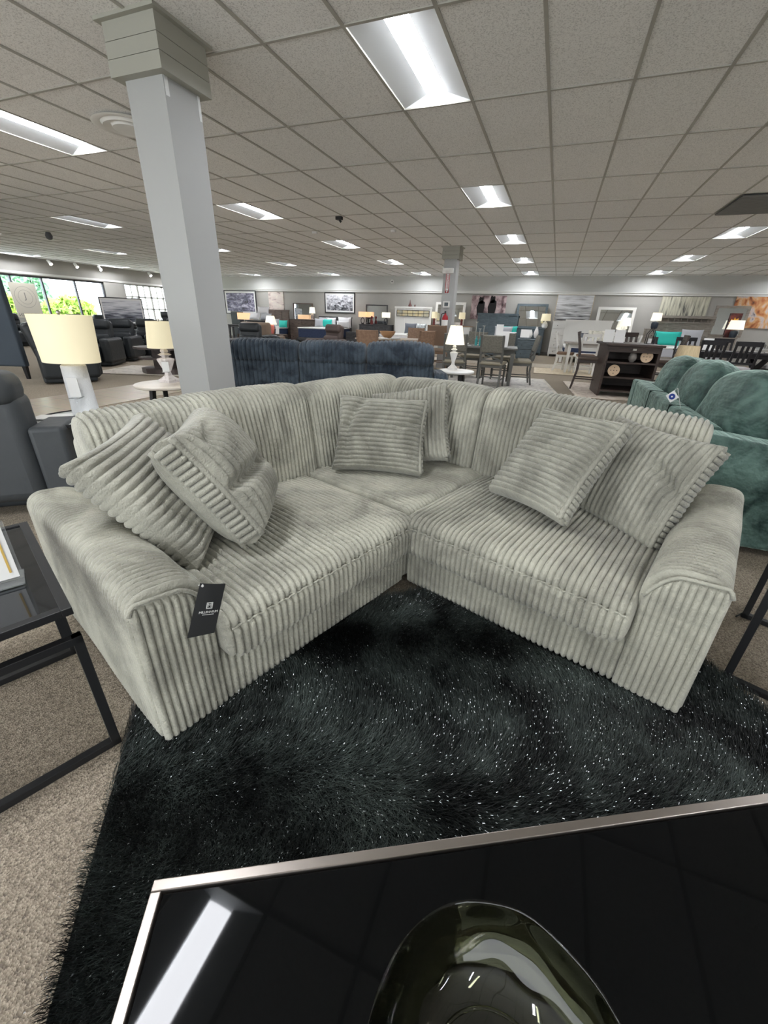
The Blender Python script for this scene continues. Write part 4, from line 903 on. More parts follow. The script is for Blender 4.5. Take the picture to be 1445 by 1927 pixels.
dresser('dresser', 'slate dresser under the arched slate mirror', X(972, 19.1), X(1028, 19.1), 19.1, 1.02, .48, slate_m, 3, 2)
mr = mirror('mirror', 'big slate-framed mirror leaning on the slate dresser', (974, 571), (1024, 620), 19.5, slate_m, .09); mr.rotation_euler = (-.14, 0, 0)
lamp('table_lamp', 'round white lamp with yellow shade on the slate dresser', (X(1027, 19.3), 19.3, 1.02), [(.05, 0), (.1, .04), (.12, .12), (.09, .2), (.03, .26), (.012, .3)], (.19, .17, .28, .54, 1), whi2, cream)
# white chest, white bed, white dresser with mirror
ch = dresser('chest_of_drawers', 'tall white chest of drawers under the seascape canvas', X(1042, 19.1), X(1080, 19.1), 19.1, 1.32, .45, white_w, 5, 1, cat='chest')
Yh = 18.6
bed('white plank bed with low mattress right of the tall white chest', X(1066, Yh), X(1154, Yh), Yh, 16.5, 1.36, white_w, navy_f, (.3, .5))
fluffy('bed_pillow', 'cream patterned pillow on the white plank bed', (X(1130, 17.6), 17.6, .55), (.6, .5, .18), -.1, -.15, art('cream_leaf_print', [(160, 160, 140), (222, 218, 204), (232, 228, 216)], 6, (1, 1, 1), 1., 2.), 4)
fluffy('bed_pillow', 'small charcoal pillow on the white plank bed', (X(1109, 17.8), 17.8, .55), (.4, .4, .16), .1, -.15, dgrey_f, 5)
dresser('dresser', 'white dresser under the broad white-framed mirror', X(1128, 19.0), X(1190, 19.0), 19.0, .87, .66, white_w, 3, 3)
mirror('mirror', 'broad white-framed mirror on the white dresser', (1127, 577), (1185, 632), 19.48, white_w, .1).rotation_euler = (-.14, 0, 0)
lamp('table_lamp', 'small white lamp before the broad white mirror', (X(1179, 19.1), 19.15, .87), LP, (.2, .15, .34, .62, 1), whi2, cream_w)
# weathered grey bed on the right
Yh = 18.9
gb = bed('weathered grey bookcase bed with shelf top on the right', X(1232, Yh), X(1345, Yh), Yh, 16.7, 1.36, grey_w, lgrey_f, (.3, .6))
b = MB(); w = (X(1345, Yh)-X(1232, Yh))/2; b.bx(-w, w, -.16, .12, 1.52, 1.60); b.bx(-w, w, -.16, .12, 1.36, 1.39); b.bx(-w, w, .08, .12, 1.36, 1.6)
for k in range(10): b.bx(-w+k*2*w/9-.012, -w+k*2*w/9+.012, -.1, -.07, 1.39, 1.52)
b.build('bookcase_shelf', grey_w, gb)
fluffy('bed_pillow', 'wide teal pillow on the weathered grey bed', (X(1266, 18.2), 18.2, .63), (.85, .46, .18), 0, -.12, teal, 2); fluffy('bed_pillow', 'square grey pillow on the weathered grey bed', (X(1312, 18.1), 18.1, .63), (.65, .55, .18), 0, -.12, lgrey_f, 3)
dresser('nightstand', 'tall weathered grey nightstand left of the grey bed', X(1222, 18.4), X(1246, 18.4), 18.4, 1.15, .4, grey_w, 3, 1, cat='nightstand')
lamp('table_lamp', 'white-shaded lamp with dark base on the tall grey nightstand', (X(1235, 18.6), 18.6, 1.15), [(.09, 0), (.11, .05), (.12, .16), (.1, .22), (.02, .25), (.01, .28)], (.17, .15, .26, .52, 1), mat('dark_blue_ceramic', (50, 60, 72), .35), cream_w)
dresser('dresser', 'weathered grey dresser under the mirror at the right', X(1342, 18.6), X(1400, 18.6), 18.6, .95, .5, grey_w, 3, 2)
mm = picture_at('mirror', 'grey-framed mirror on the weathered dresser, reflecting the shop', X(1336, 19.3), X(1400, 19.3), .95, 1.95, 19.05, grey_w, mirror_m, .08, 0, .05, 'mirror')
lamp('table_lamp', 'white-shaded lamp with dark base on the weathered dresser', (X(1390, 18.8), 18.8, .95), [(.09, 0), (.11, .05), (.12, .16), (.1, .22), (.02, .25), (.01, .28)], (.24, .2, .26, .55, 1), mat('dark_blue_ceramic', (50, 60, 72), .35), cream_w)
sf = picture_at('canvas_picture', 'small dark sunflower canvas imitating a reflection in the grey-framed mirror', X(1372, 19.0), X(1394, 19.0), .95, 1.72, 18.98, None, art('dark_flower_ground', [(30, 22, 24), (90, 40, 38), (130, 60, 50)], 3., (1, 1, 1), 1., 3.))  # solid canvas before the mirror stands in for a reflected painting
b = MB(); V = [(0, -.042, .48)]+[((.17 if k % 2 else .09)*cos(pi*k/9), -.042, .48+(.17 if k % 2 else .09)*sin(pi*k/9)) for k in range(18)]
b.raw(V, [(0, k+1, (k+1) % 18+1) for k in range(18)]); b.build('sunflower', mat('sunflower_yellow', (235, 180, 50), .6), sf)

# ================================================================== near and far columns
def column(cx_, cy_, name, label):
    t = thing(name, label, 'column', (cx_, cy_, 0)); w, c_ = .163, .2225
    b = MB(); b.bx(-w, w, -w, w, 0, CEIL); b.build('shaft', col_m, t)
    b = MB(); 
    for k, (z0, z1) in enumerate(((2.63, 2.715), (2.719, 2.80), (2.804, 2.90))): b.bx(-c_+.002*k, c_-.002*k, -c_+.002*k, c_-.002*k, z0, z1)
    b.bx(-c_-.03, c_+.03, -c_-.03, c_+.03, 2.895, CEIL+.004); b.build('capital', mat('cream_capital_paint', (164, 164, 154), .6), t)
    b = MB(); b.bx(-w-.012, w+.012, -w-.012, w+.012, 0, .1); b.build('plinth', col_m, t); return t
c1 = column(-2.858, 3.005, 'column', 'square white column with stepped capital rising behind the left seat')
tape = mat('clear_tape_scrap', (225, 228, 228), .2)
b = MB(); b.box((.164, -.14, 2.58), (.003, .03, .10)); b.build('tape_scrap', tape, c1); b = MB(); b.box((.164, .15, 2.56), (.003, .022, .14)); b.build('tape_scrap', tape, c1)
c2 = column(-2.84, 12.1, 'column', 'farther square white column carrying a fire extinguisher sign')
# things on the far column's camera-facing side
def on_col(px, py): return atY(px, py, 12.1-.163-.005)
p = on_col(844, 510); t = thing('emergency_light', 'white twin-head emergency light high on the far column', 'emergency light', (p.x, p.y, p.z-.06)); b = MB(); b.bx(-.14, .14, -.09, 0, 0, .12); b.build('case', white_p, t, bevel=.01)
for sx in (-1, 1): b = MB(); b.tube([(sx*.08, -.08, .06), (sx*.08, -.15, .05)], [.035, .05], 14); b.build('lamp_head', white_p, t)
red = mat('signal_red', (168, 28, 38), .45)
p = on_col(842, 531); t = thing('fire_extinguisher_sign', 'narrow red and white fire extinguisher sign on the far column', 'sign', (p.x, p.y, p.z)); b = MB(); b.bx(-.055, .055, -.004, 0, -.26, .26); b.build('sign_plate', whi2, t)
b = MB(); b.bx(-.05, -.035, -.006, -.004, -.24, .24); b.bx(.035, .05, -.006, -.004, -.24, .24); b.bx(-.05, .05, -.006, -.004, -.25, -.19); b.bx(-.05, .05, -.006, -.004, .19, .25); b.build('red_border', red, t)
text('lettering', 'EXTINGUISHER', .062, red, t, (0, -.0065, 0), (pi/2, pi/2, 0), sx=.72); text('lettering', 'FIRE', .05, whi, t, (0, -.0075, .22), (pi/2, 0, 0), sx=.7)
b = MB(); b.raw([(-.03, -.0065, -.2), (.03, -.0065, -.2), (0, -.0065, -.245)], [(0, 1, 2)]); b.build('arrow', whi, t)
p = on_col(840, 573); t = thing('thermostat', 'square white thermostat with dark display on the far column', 'thermostat', (p.x, p.y, p.z)); b = MB(); b.bx(-.09, .09, -.03, 0, -.075, .075); b.build('case', white_p, t, bevel=.006); b = MB(); b.bx(-.05, .05, -.034, -.03, -.04, .045); b.build('display', mat('grey_display', (70, 80, 84), .3), t)
p = on_col(837, 622); t = thing('fire_extinguisher', 'red fire extinguisher hanging on the far column', 'fire extinguisher', (p.x, p.y-.10, p.z)); b = MB(); b.lathe([(.075, -.06), (.08, -.04), (.08, .30), (.06, .36), (.025, .39), (.025, .42)], n=20); b.build('cylinder', red, t, smooth=True, autosm=50)
b = MB(); b.lathe([(.0815, .06), (.0815, .26)], n=20, cap=False); b.build('label_band', whi2, t); b = MB(); b.bx(-.015, .015, -.09, .02, .42, .44); b.bx(-.015, .015, -.09, 0, .46, .475); b.bx(-.012, .012, -.02, .03, .42, .47); b.build('handle', blk_pl, t)
b = MB(); b.tube([(-.02, 0, .43), (-.1, 0, .40), (-.115, -.02, .25), (-.1, -.02, .08)], .012, 8); b.build('hose', blk_pl, t)
# ================================================================== navy corded sofa seen from behind
navy_pl = plush('navy_corded_plush', (40, 49, 59), (72, 83, 93), nap=5, sheen=.25)
ns = thing('sofa', 'navy corded plush sofa seen from behind, beyond the grey sectional', 'sofa', (-3.62, 4.08, 0), math.atan2(.87, 2.52)); NL = 2.62
for k in range(3):
    c0, c1 = .12+k*(NL-.24)/3, .12+(k+1)*(NL-.24)/3
    def df(X, A, Z, c0=c0, c1=c1, k=k):
        u = np.clip(1-((X-(c0+c1)/2)/((c1-c0)/2))**2, 0, 1)**.6; return X, A, Z+(.025+.02*(k == 2))*u*(Z > .85)
    ribloft('back_cushion', roundpoly([(-.03, .745), (-.05, .935), (.26, .95), (.26, .745)], [.04, .09, .1, .04], sp=.02), c0, c1, navy_pl, ns, 'x', ribw=.05, amp=.017, endr=.06, seed=40+k, deform=df)
    ribloft('back_panel', roundpoly([(0, .05), (-.015, .765), (.2, .765), (.2, .05)], [.02, .035, .04, .02], sp=.03), c0, c1, navy_pl, ns, 'x', ribw=.05, amp=.014, endr=.03, seed=50+k)
    ribloft('seat_cushion', roundpoly([(.24, .28), (.24, .47), (.95, .48), (.95, .28)], .05, sp=.04), c0, c1, navy_pl, ns, 'x', ribw=.05, amp=.012, endr=.05, seed=60+k)
for x0 in (-.06, NL-.13): ribloft('armrest', roundpoly([(.0, .05), (.0, .66), (1.0, .60), (1.0, .05)], [.03, .12, .1, .03], sp=.03), x0, x0+.2, navy_pl, ns, 'x', ribw=.05, amp=.012, endr=.05, seed=70)
b = MB(); b.bx(.05, NL-.05, .05, .93, .04, .3); b.build('base', navy_pl, ns); 
for x in (.1, NL-.1):
    for y in (.1, .9): b = MB(); b.bx(x-.03, x+.03, y-.03, y+.03, 0, .05); b.build('foot', blk_pl, ns)

# ================================================================== green velvet sofa, right
def velvet(nt, b):
    N, L = nt.nodes, nt.links; tc = N.new('ShaderNodeTexCoord'); n = N.new('ShaderNodeTexNoise'); n.inputs['Scale'].default_value = 5; n.inputs['Detail'].default_value = 7; n.inputs['Distortion'].default_value = 1.2; L.new(tc.outputs['Object'], n.inputs['Vector'])
    r = N.new('ShaderNodeValToRGB'); r.color_ramp.elements[0].color = srgb((26, 50, 46)); r.color_ramp.elements[1].color = srgb((90, 116, 108)); r.color_ramp.elements[0].position = .35; r.color_ramp.elements[1].position = .65
    L.new(n.outputs['Fac'], r.inputs[0]); L.new(r.outputs[0], b.inputs['Base Color']); b.inputs['Roughness'].default_value = .55; b.inputs['Specular IOR Level'].default_value = .3
    b.inputs['Sheen Weight'].default_value = 1.; b.inputs['Sheen Roughness'].default_value = .32; b.inputs['Sheen Tint'].default_value = srgb((190, 215, 205))
    n2 = N.new('ShaderNodeTexNoise'); n2.inputs['Scale'].default_value = 26; mp = N.new('ShaderNodeMapping'); mp.inputs['Scale'].default_value = (1, .3, 1); L.new(tc.outputs['Object'], mp.inputs[0]); L.new(mp.outputs[0], n2.inputs['Vector'])
    bp = N.new('ShaderNodeBump'); bp.inputs['Strength'].default_value = .5; bp.inputs['Distance'].default_value = .03; L.new(n2.outputs['Fac'], bp.inputs['Height']); L.new(bp.outputs[0], b.inputs['Normal'])
vel = ramp_nodes('green_velvet', velvet)
gs = thing('sofa', 'green velvet sofa with plump loose back cushions behind the right armrest', 'sofa', (.91, 2.77, 0), 0); GL = 2.75
def blob(name, c, size, mt, parent, e=2.6, seed=0, rot=None, n=28, wr=.02):
    """super-ellipsoid cushion with wrinkles"""
    u = np.linspace(-pi/2, pi/2, n); v = np.linspace(-pi, pi, 2*n, endpoint=False); U, Vv = np.meshgrid(u, v, indexing='ij')
    sp = lambda a, k: np.sign(a)*np.abs(a)**k
    k = 2/e; X = sp(np.cos(U), k)*sp(np.cos(Vv), k); Y = sp(np.cos(U), k)*sp(np.sin(Vv), k); Z_ = sp(np.sin(U), k)
    w_ = 1+wr*2*wob(X*2.2, Y*2.2, Z_*2.2, 1.3, seed)+wr*wob(X*6, Y*6, Z_*6, 1., seed+1)
    P = np.stack([X*size[0]/2*w_, Y*size[1]/2*w_, Z_*size[2]/2*w_], -1).reshape(-1, 3)
    if rot is not None: P = P@np.array(rot).T
    P = P+np.array(c); m_ = 2*n; ia = np.arange(n-1)[:, None]*m_; j = np.arange(m_)[None, :]; q = np.stack([ia+j, ia+(j+1) % m_, ia+m_+(j+1) % m_, ia+m_+j], -1).reshape(-1, 4)
    return np_mesh(name, P, q, mt, parent)
b = MB(); b.bx(0, .14, .22, GL-.22, .05, .70); soft(b, 'back_panel', vel, gs, .03)
b = MB()
for y in (.98, 1.75): b.bx(-.004, .12, y-.006, y+.006, .06, .703)
b.build('seam', mat('dark_green_seam', (16, 34, 32), .8), gs)
for y0 in (0, GL-.22):
    b = MB(); b.raw([(x, y, z) for y in (y0, y0+.22) for (x, z) in ((0, .05), (.98, .05), (.98, .60), (0, .70))], [(0, 1, 2, 3), (7, 6, 5, 4), (0, 4, 5, 1), (1, 5, 6, 2), (2, 6, 7, 3), (3, 7, 4, 0)]); soft(b, 'armrest', vel, gs, .025)
b = MB(); b.bx(.1, .94, .2, GL-.2, .05, .28); b.build('base', vel, gs, bevel=.02)
for k in range(3): blob('seat_cushion', (.56, .60+k*.775, .38), (.86, .77, .24), vel, gs, 5, 80+k)
for k in range(3): blob('back_cushion', (.30, .60+k*.775, .70), (.34, .80, .60), vel, gs, 2.7, 90+k, rot=Matrix.Rotation(.16, 3, 'Y'), wr=.035)
for (x, y) in ((.06, .06), (.06, GL-.06), (.9, .06), (.9, GL-.06)): b = MB(); b.bx(x-.03, x+.03, y-.03, y+.03, 0, .06); b.build('foot', blk_pl, gs)
for (x, y, lb, s_) in ((1.52, 3.35, 'dark green velvet pillow at the near end of the green sofa', 1), (1.50, 4.55, 'small green velvet pillow in the middle of the green sofa', 2), (1.46, 5.0, 'dark green velvet pillow at the far end of the green sofa', 3)):
    t = thing('throw_pillow', lb, 'pillow', (x, y, .70), .4*s_, 'velvet pillows on the green sofa'); blob('cover', (0, 0, 0), (.17, .42, .42), vel, t, 3.2, 100+s_, rot=Matrix.Rotation(.2, 3, 'Y'))
p = atX(1281, 737, .93); t = thing('swing_tag', 'white diamond tag with a round blue emblem on the green sofa', 'tag', (.885, 3.62, .78)); t.rotation_euler = (0, 0, radians(-35))
tq = Matrix.Rotation(pi/4, 3, 'Y'); b = MB(); b.box((0, -.02, 0), (.062, .002, .062), rot=tq); b.build('card', whi2, t); b = MB(); b.tube([(0, -.0215, 0), (0, -.0235, 0)], .021, 24); b.build('round_emblem', mat('royal_blue_print', (40, 62, 140), .5), t); b = MB(); b.tube([(0, -.0235, 0), (0, -.0245, 0)], .006, 12); b.build('emblem_centre', whi2, t)
b = MB(); b.tube([(0, -.02, .042), (.01, .0, .06), (.06, .05, -.10)], .002, 6); b.build('tag_string', whi, t)

# ================================================================== lamps and small tables near the sofa
white_tex = mat('textured_white_ceramic', (226, 228, 230), .5, bump=(90, .9, .006))
tb = thing('side_table', 'round side table with thin black rim and glass top at far left', 'side table', (-2.93, 1.86, 0))
b = MB(); b.lathe([(.25, .548), (.257, .552), (.257, .568), (.25, .572), (.244, .568), (.244, .552)], n=56, cap=False); b.build('rim', blk_met, tb, smooth=True, autosm=40)
b = MB(); b.lathe([(.243, .556), (.243, .564)], n=56); b.build('glass_top', mat('pale_table_glass', (222, 226, 224), .05, noise=None), tb)
b = MB(); b.lathe([(.2, 0), (.2, .015), (.02, .02), (.02, .54), (.1, .556)], n=24); b.build('pedestal', blk_met, tb)
LC = [(.078, 0), (.08, .01), (.076, .15), (.072, .32), (.066, .325), (.012, .326), (.012, .36)]
lp = lamp('table_lamp', 'table lamp with textured white cylinder base and wide cream oval shade', (-2.96, 1.93, .572), LC, (.185, .20, .342, .625, .72), white_tex, cream, rz=.2)
card('price_sign', 'white price label hanging on the textured white lamp', (-2.885, 1.845, .70), .062, .12, .6, tilt=0)
t = thing('leaflet', 'loose white papers lying on the round black-rimmed table', 'paper', (-3.05, 1.75, .573), .5); b = MB(); b.bx(-.1, .1, -.07, .07, 0, .002); b.box((.03, .02, .004), (.18, .12, .002), rot=Matrix.Rotation(.4, 3, 'Z')); b.build('sheets', whi2, t)
balus = [(.075, 0), (.078, .03), (.06, .045), (.028, .08), (.022, .12), (.045, .2), (.062, .265), (.058, .28), (.02, .295), (.03, .31), (.05, .325), (.02, .345), (.028, .36), (.026, .38), (.01, .40)]
stone = mat('pale_marble_top', (226, 218, 206), .3, noise=(5, (204, 192, 178), .45, .75))
wt = rtable('side_table', 'round pale-topped side table left of the near column', (-3.87, 3.47, 0), 0, .66, .66, .52, stone, blk_met, 'splay', th=.03, cat='side table', round_=True)
lamp('table_lamp', 'white baluster lamp with cream shade left of the near column', (-3.93, 3.56, .52), [(r, z*.88) for r, z in balus], (.155, .125, .355, .615, 1), mat('distressed_white_paint', (216, 210, 208), .6, noise=(30, (190, 180, 176), .5, .7)), cream, sq=4)
card('price_sign', 'white price label on the baluster lamp by the near column', (-3.84, 3.46, .64), .07, .10, .6, tilt=0)
wt2 = rtable('side_table', 'round white side table with black legs at the end of the navy sofa', (-1.36, 6.72, 0), .6, .56, .56, .52, whi2, blk_met, 'splay', th=.035, cat='side table', round_=True)
lamp('table_lamp', 'white baluster lamp with tapered white shade past the navy sofa', (-1.44, 6.8, .52), [(r*1.0, z*.92) for r, z in balus], (.15, .09, .372, .64, 1), whi2, cream_w)
lt = rtable('side_table', 'small round table hidden beyond the green sofa', (2.2, 9.0, 0), 0, .6, .6, .55, oak_b, oak_b, 'splay', cat='side table', round_=True)
lamp('table_lamp', 'lamp with tall tan linen shade rising beyond the green sofa', (2.2, 9.0, .55), [(.07, 0), (.075, .03), (.03, .06), (.02, .12)], (.20, .155, .06, .40, 1), blk_met, tan_shade)
# slate leather chair, far left foreground
lth = mat('dark_slate_leather', (60, 64, 67), .55, bump=(14, .3, .01))
t = thing('armchair', 'dark slate leather chair cut off by the left edge, behind the side table', 'armchair', (0, 0, 0)); A0 = at(46, 806, .58); A1 = at(116, 803, .58); t.location = (A0.x, A0.y, 0); t.rotation_euler = (0, 0, math.atan2(A1.y-A0.y, A1.x-A0.x)); AW = (A1-A0).length
b = MB(); b.bx(-.80, 0, 0, .24, .10, .78); soft(b, 'backrest', lth, t, .07); b = MB(); b.bx(-.80, 0, -.03, .22, .70, .90); soft(b, 'head_cushion', lth, t, .08)
b = MB(); b.bx(0, AW, 0, .34, .0, .58); soft(b, 'armrest', lth, t, .03); b = MB(); b.bx(-.98, -.80, 0, .85, .0, .58); soft(b, 'armrest', lth, t, .03)
b = MB(); b.bx(-.80, 0, .2, .82, .0, .42); soft(b, 'seat', lth, t, .05)
# ================================================================== black leather recliners and lounge pieces, left background
blk_l = mat('black_leather', (40, 44, 47), .42, bump=(22, .35, .012)); brn_l = mat('brown_suede', (84, 72, 68), .75)
rc = recliner('recliner', '-', blk_l)
def RC(used, x, y, rz, lb, g='black leather recliners at the left'): return place(rc, used, (x, y, 0), rz, lb, g)
RC(False, -8.35, 5.35, radians(150), 'black leather recliner nearest the tiled aisle, seen from its side')
RC(True, -10.2, 7.3, radians(30), 'black leather recliner facing the camera behind the cream oval lampshade')
RC(True, -10.75, 8.35, radians(30), 'black leather recliner behind the dark coffee table, left seat of the row')
RC(True, -11.1, 9.4, radians(20), 'black leather recliner behind the dark coffee table, middle seat of the row')
RC(True, -11.2, 10.5, radians(10), 'black leather recliner partly behind the baluster lamp shade')
for k in range(5): RC(True, -17.2, 9.6+k*1.12, radians(70), 'black leather recliner before the big window, %s' % ['left end of the row', 'second in the row', 'in the middle of the row', 'fourth in the row', 'right end of the row'][k])
q_ = at(459, 608, 1.0); RC(True, q_.x, q_.y, radians(15), 'black leather recliner right of the near column, beyond the navy sofa')
recl = recliner('recliner', 'brown suede recliner before the charcoal bed', brn_l); p = at(612, 668, .35); q_ = at(614, 611, 1.0); recl.location = (q_.x, q_.y, 0); recl.rotation_euler = (0, 0, radians(-12))
t = thing('lounge_chair', 'dark leather chair with rolled top in front of the gridded window', 'armchair', (-14.2, 13.6, 0), radians(40)); b = MB(); b.bx(-.45, .45, -.4, .4, .0, .5); soft(b, 'seat', blk_l, t, .08); b = MB(); b.bx(-.45, .45, .3, .5, .4, 1.05); soft(b, 'backrest', blk_l, t, .09); b = MB(); b.tube([(-.45, .38, 1.08), (.45, .38, 1.08)], .12, 16); b.build('rolled_top', blk_l, t, smooth=True, autosm=50)
# dark lift-top coffee table
dkw = mat('dark_walnut', (62, 54, 52), .45, noise=(6, (86, 76, 72), .4, .6), stretch=(1, 6, 1))
t = thing('coffee_table', 'dark two-tier coffee table among the black recliners', 'coffee table', (-7.75, 7.05, 0), radians(20))
for (nm, z0, z1, sc_) in (('tabletop', .50, .54, 1.), ('shelf', .30, .33, .9), ('base', 0, .12, .85)):
    b = MB(); P = [(-.6, -.15), (-.35, -.4), (.35, -.4), (.6, -.15), (.6, .15), (.35, .4), (-.35, .4), (-.6, .15)]; b.raw([(x*sc_, y*sc_, z) for z in (z0, z1) for x, y in P], [tuple(range(7, -1, -1)), tuple(range(8, 16))]+[(i, (i+1) % 8, (i+1) % 8+8, i+8) for i in range(8)]); b.build(nm, dkw, t)
b = MB(); b.bx(-.2, .2, -.18, .18, .1, .5); b.build('core', dkw, t)
for x in (-.3, .3): b = MB(); b.bar((x, 0, .33), (x, 0, .5), .03); b.build('post', blk_met, t)
vase('bowl', 'small wooden cup on the dark two-tier coffee table', (-7.5, 7.1, .54), [(.04, 0), (.06, .06), (.065, .1)], honey)
def rug_(name, label, c, L, W, rz, cols, seed):
    t = MB(); t.box((0, 0, .012), (L, W, .008)); o = t.build(name, art(name+str(seed), cols, 5, (1, 1, 1), 2., seed)); o.location = (c[0], c[1], 0); o.rotation_euler = (0, 0, rz)
    tag(o, label, 'rug'); f = MB(); 
    for s_ in (-1, 1): f.box((s_*(L/2-.04), 0, .0165), (.02, W-.08, .001)); f.box((0, s_*(W/2-.04), .0165), (L-.1, .02, .001))
    f.build('border', mat('pale_rug_border', (214, 206, 190), .9), o); return o
rug_('area_rug', 'pale grey rug under the dark two-tier coffee table', (-8.0, 7.3), 2.6, 1.5, radians(20), [(150, 142, 132), (196, 188, 176), (206, 200, 190)], 1)
# framed sea print leaning by the window
a = atX(190, 562, -16.2); c = atX(268, 602, -16.2)
t = picture_at('framed_picture', 'black-framed print of a calm sea leaning before the gridded window', -.80, .80, .76, 1.70, 0, blk_fr, art('dark_sea_print', [(26, 28, 36), (96, 100, 112), (186, 188, 196), (216, 217, 222)], 2.2, (.7, 1, 10), .6, 2., grad=(-.2, .5)), .025, .06)
t.location = (-16.2, (a.y+c.y)/2, .70); t.rotation_euler = (0, 0, radians(75))
rtable('console_table', 'low dark console carrying the leaning sea print', (-16.2, (a.y+c.y)/2, 0), radians(75), 1.5, .4, .70, char_m, char_m)
# paper sign on the big window
pa, pc = atX(27, 540, X0-.02), atX(62, 590, X0-.02)
t = thing('paper_sign', 'tan paper sign with a ring emblem hanging in the big window', 'sign', (X0-.03, (pa.y+pc.y)/2+.1, (pa.z+pc.z)/2), radians(90)); b = MB(); b.bx(-.46, .46, -.004, .004, -.60, .60); b.build('sheet', mat('tan_sign_paper', (206, 200, 186), .8, emit=((206, 200, 186), .0)), t)
ink = mat('grey_sign_ink', (120, 118, 112), .8)
b = MB(); 
for R_ in (.24, .36): b.raw([((R_+(.004 if q else -.004))*cos(2*pi*j/48), -.006, .12+(R_+(.004 if q else -.004))*sin(2*pi*j/48)) for j in range(48) for q in (0, 1)], [(2*j, 2*j+1, (2*j+3) % 96, (2*j+2) % 96) for j in range(48)])
b.build('ring_emblem', ink, t); text('emblem_letter', 'J', .30, ink, t, (0, -.007, .16)); text('lettering', 'NOW OPEN', .15, ink, t, (0, -.007, -.50), sx=-1.)
# ================================================================== middle ground behind the navy sofa
tanf = mat('tan_upholstery', (140, 122, 106), .8)
p = at(505, 660, .3)
t = thing('armchair', 'tan upholstered chair beside the rightmost black recliner', 'armchair', (at(492, 606, 1.0).x, at(492, 606, 1.0).y, 0), radians(190)); b = MB(); b.bx(-.5, .5, -.4, .35, .0, .48); soft(b, 'seat', tanf, t, .07); b = MB(); b.bx(-.45, .5, .25, .5, .3, 1.0); soft(b, 'backrest', tanf, t, .08)
for sx in (-1, 1): b = MB(); b.bx(sx*.5-.1, sx*.5+.1, -.4, .4, .1, .62); soft(b, 'armrest', tanf, t, .07)
ctab = rtable('console_table', 'low table with pale top just beyond the navy sofa', (X(512, 10.6), 10.6, 0), 0, 1.05, .5, .54, mat('pale_oak_top', (186, 168, 146), .5), char_m, 'legs')
b = MB(); V = []; 
t = thing('seat_cushion', 'dark domed leather cushion on the low pale-topped table', 'cushion', (X(506, 10.6), 10.6, .54)); blob('cover', (0, 0, .08), (.6, .35, .17), blk_l, t, 2.4, 5)
tt = rtable('side_table', 'small side table under the coral ceramic lamp', (X(520, 13.0), 13.0, 0), 0, .5, .4, .62, oak_b, oak_b)
lamp('table_lamp', 'coral ceramic jug lamp with tapered white shade', (X(509, 13.0), 13.0, .62), [(.08, 0), (.1, .04), (.115, .18), (.1, .26), (.05, .30), (.012, .33)], (.20, .13, .29, .56, 1), mat('coral_ceramic', (214, 134, 104), .35, noise=(3, (232, 130, 140), .45, .6)), cream_w)
card('price_sign', 'white price card right of the coral lamp', (X(522, 13.0), 12.95, .62), .14, .25, 0)
bk2 = rtable('console_table', 'dark shelf table behind the rightmost black recliner', (X(452, 17.0), 17.0, 0), 0, 1.3, .4, .75, char_m, char_m)
t = thing('table_lamp', 'oblong peach-lit lamp shade above the rightmost black recliner', 'lamp', (X(462, 17.0), 17.0, .75)); b = MB(); b.bx(-.35, .35, -.12, .12, .22, .5); b.build('lamp_shade', peach, t); b = MB(); b.lathe([(.09, 0), (.09, .02), (.015, .03), (.015, .24)], n=16); b.build('lamp_base', blk_met, t)
t = thing('floor_speaker', 'black box stand under the boat picture by the near column', 'stand', (X(447, 19.4), 19.4, 0)); b = MB(); b.bx(-.28, .28, -.15, .15, 0, 1.3); b.build('cabinet', char_m, t, bevel=.01); b = MB(); b.bx(-.26, .26, -.155, -.15, .1, 1.25); b.build('front_panel', blk_l, t)
p = (X(490, 16.6), 18.3)
for k, (dx, dz, lb) in enumerate(((-.3, 0, 'white bed pillow at the left of the pillow heap'), (.25, .0, 'pale grey bed pillow at the right of the pillow heap'), (.1, .26, 'white bed pillow on top of the pillow heap'))): fluffy('bed_pillow', lb, (p[0]+dx, 16.55+.06*k, .975+dz), (.55, .3, .18), .1*k, -.4, wht_f if k != 1 else lgrey_f, k+1, 'heap of pillows by the brown bed')
pb = rtable('display_bed_base', 'grey stand carrying the heap of pillows', (p[0], 16.6, 0), 0, 1.2, .5, .97, char_m, char_m)
# wooden dining set
dt = rtable('dining_table', 'pale wood dining table with brown chairs beyond the navy sofa', (at(742, 637, .74).x, at(742, 637, .74).y+.1, 0), radians(8), 2.0, .95, .74, mat('pale_wood_top', (186, 172, 156), .5), brown_w, 'legs')
b = MB(); b.lathe([(.06, 0), (.1, .015), (.17, .08), (.22, .17), (.21, .17), (.16, .08), (.09, .03), (0, .025)], n=28, sx=1, sy=1); o = b.build('wooden_bowl', honey, smooth=True, autosm=50); q_ = at(729, 636, .74); o.location = (q_.x, q_.y, .74); tag(o, 'large carved wooden bowl in the middle of the pale dining table', 'bowl')
for k, px in enumerate((722, 744)): t = thing('place_setting', ['white plates stacked left of the wooden bowl', 'white plates stacked right of the wooden bowl'][k], 'plates', (at(px, 638, .74).x, at(px, 638, .74).y, .74)); b = MB(); b.lathe([(.13, 0), (.14, .015)], n=24); b.build('dinner_plate', whi2, t); b = MB(); b.lathe([(.09, .015), (.1, .03)], n=24); b.build('side_plate', whi2, t)
bc_ = chair('dining_chair', '-', 'panel', brown_w, mat('brown_leatherette', (128, 100, 80), .5), w=.52, bz=.98, back_m=mat('brown_cane_back', (136, 108, 88), .6, noise=(20, (150, 122, 100), .4, .6)))
g = 'brown dining chairs round the pale table'
cc = [at(698, 620, .98), at(757, 618, .98), at(782, 621, .98)]
place(bc_, False, (cc[0].x, cc[0].y, 0), radians(188), 'brown dining chair at the near left side of the pale table', g)
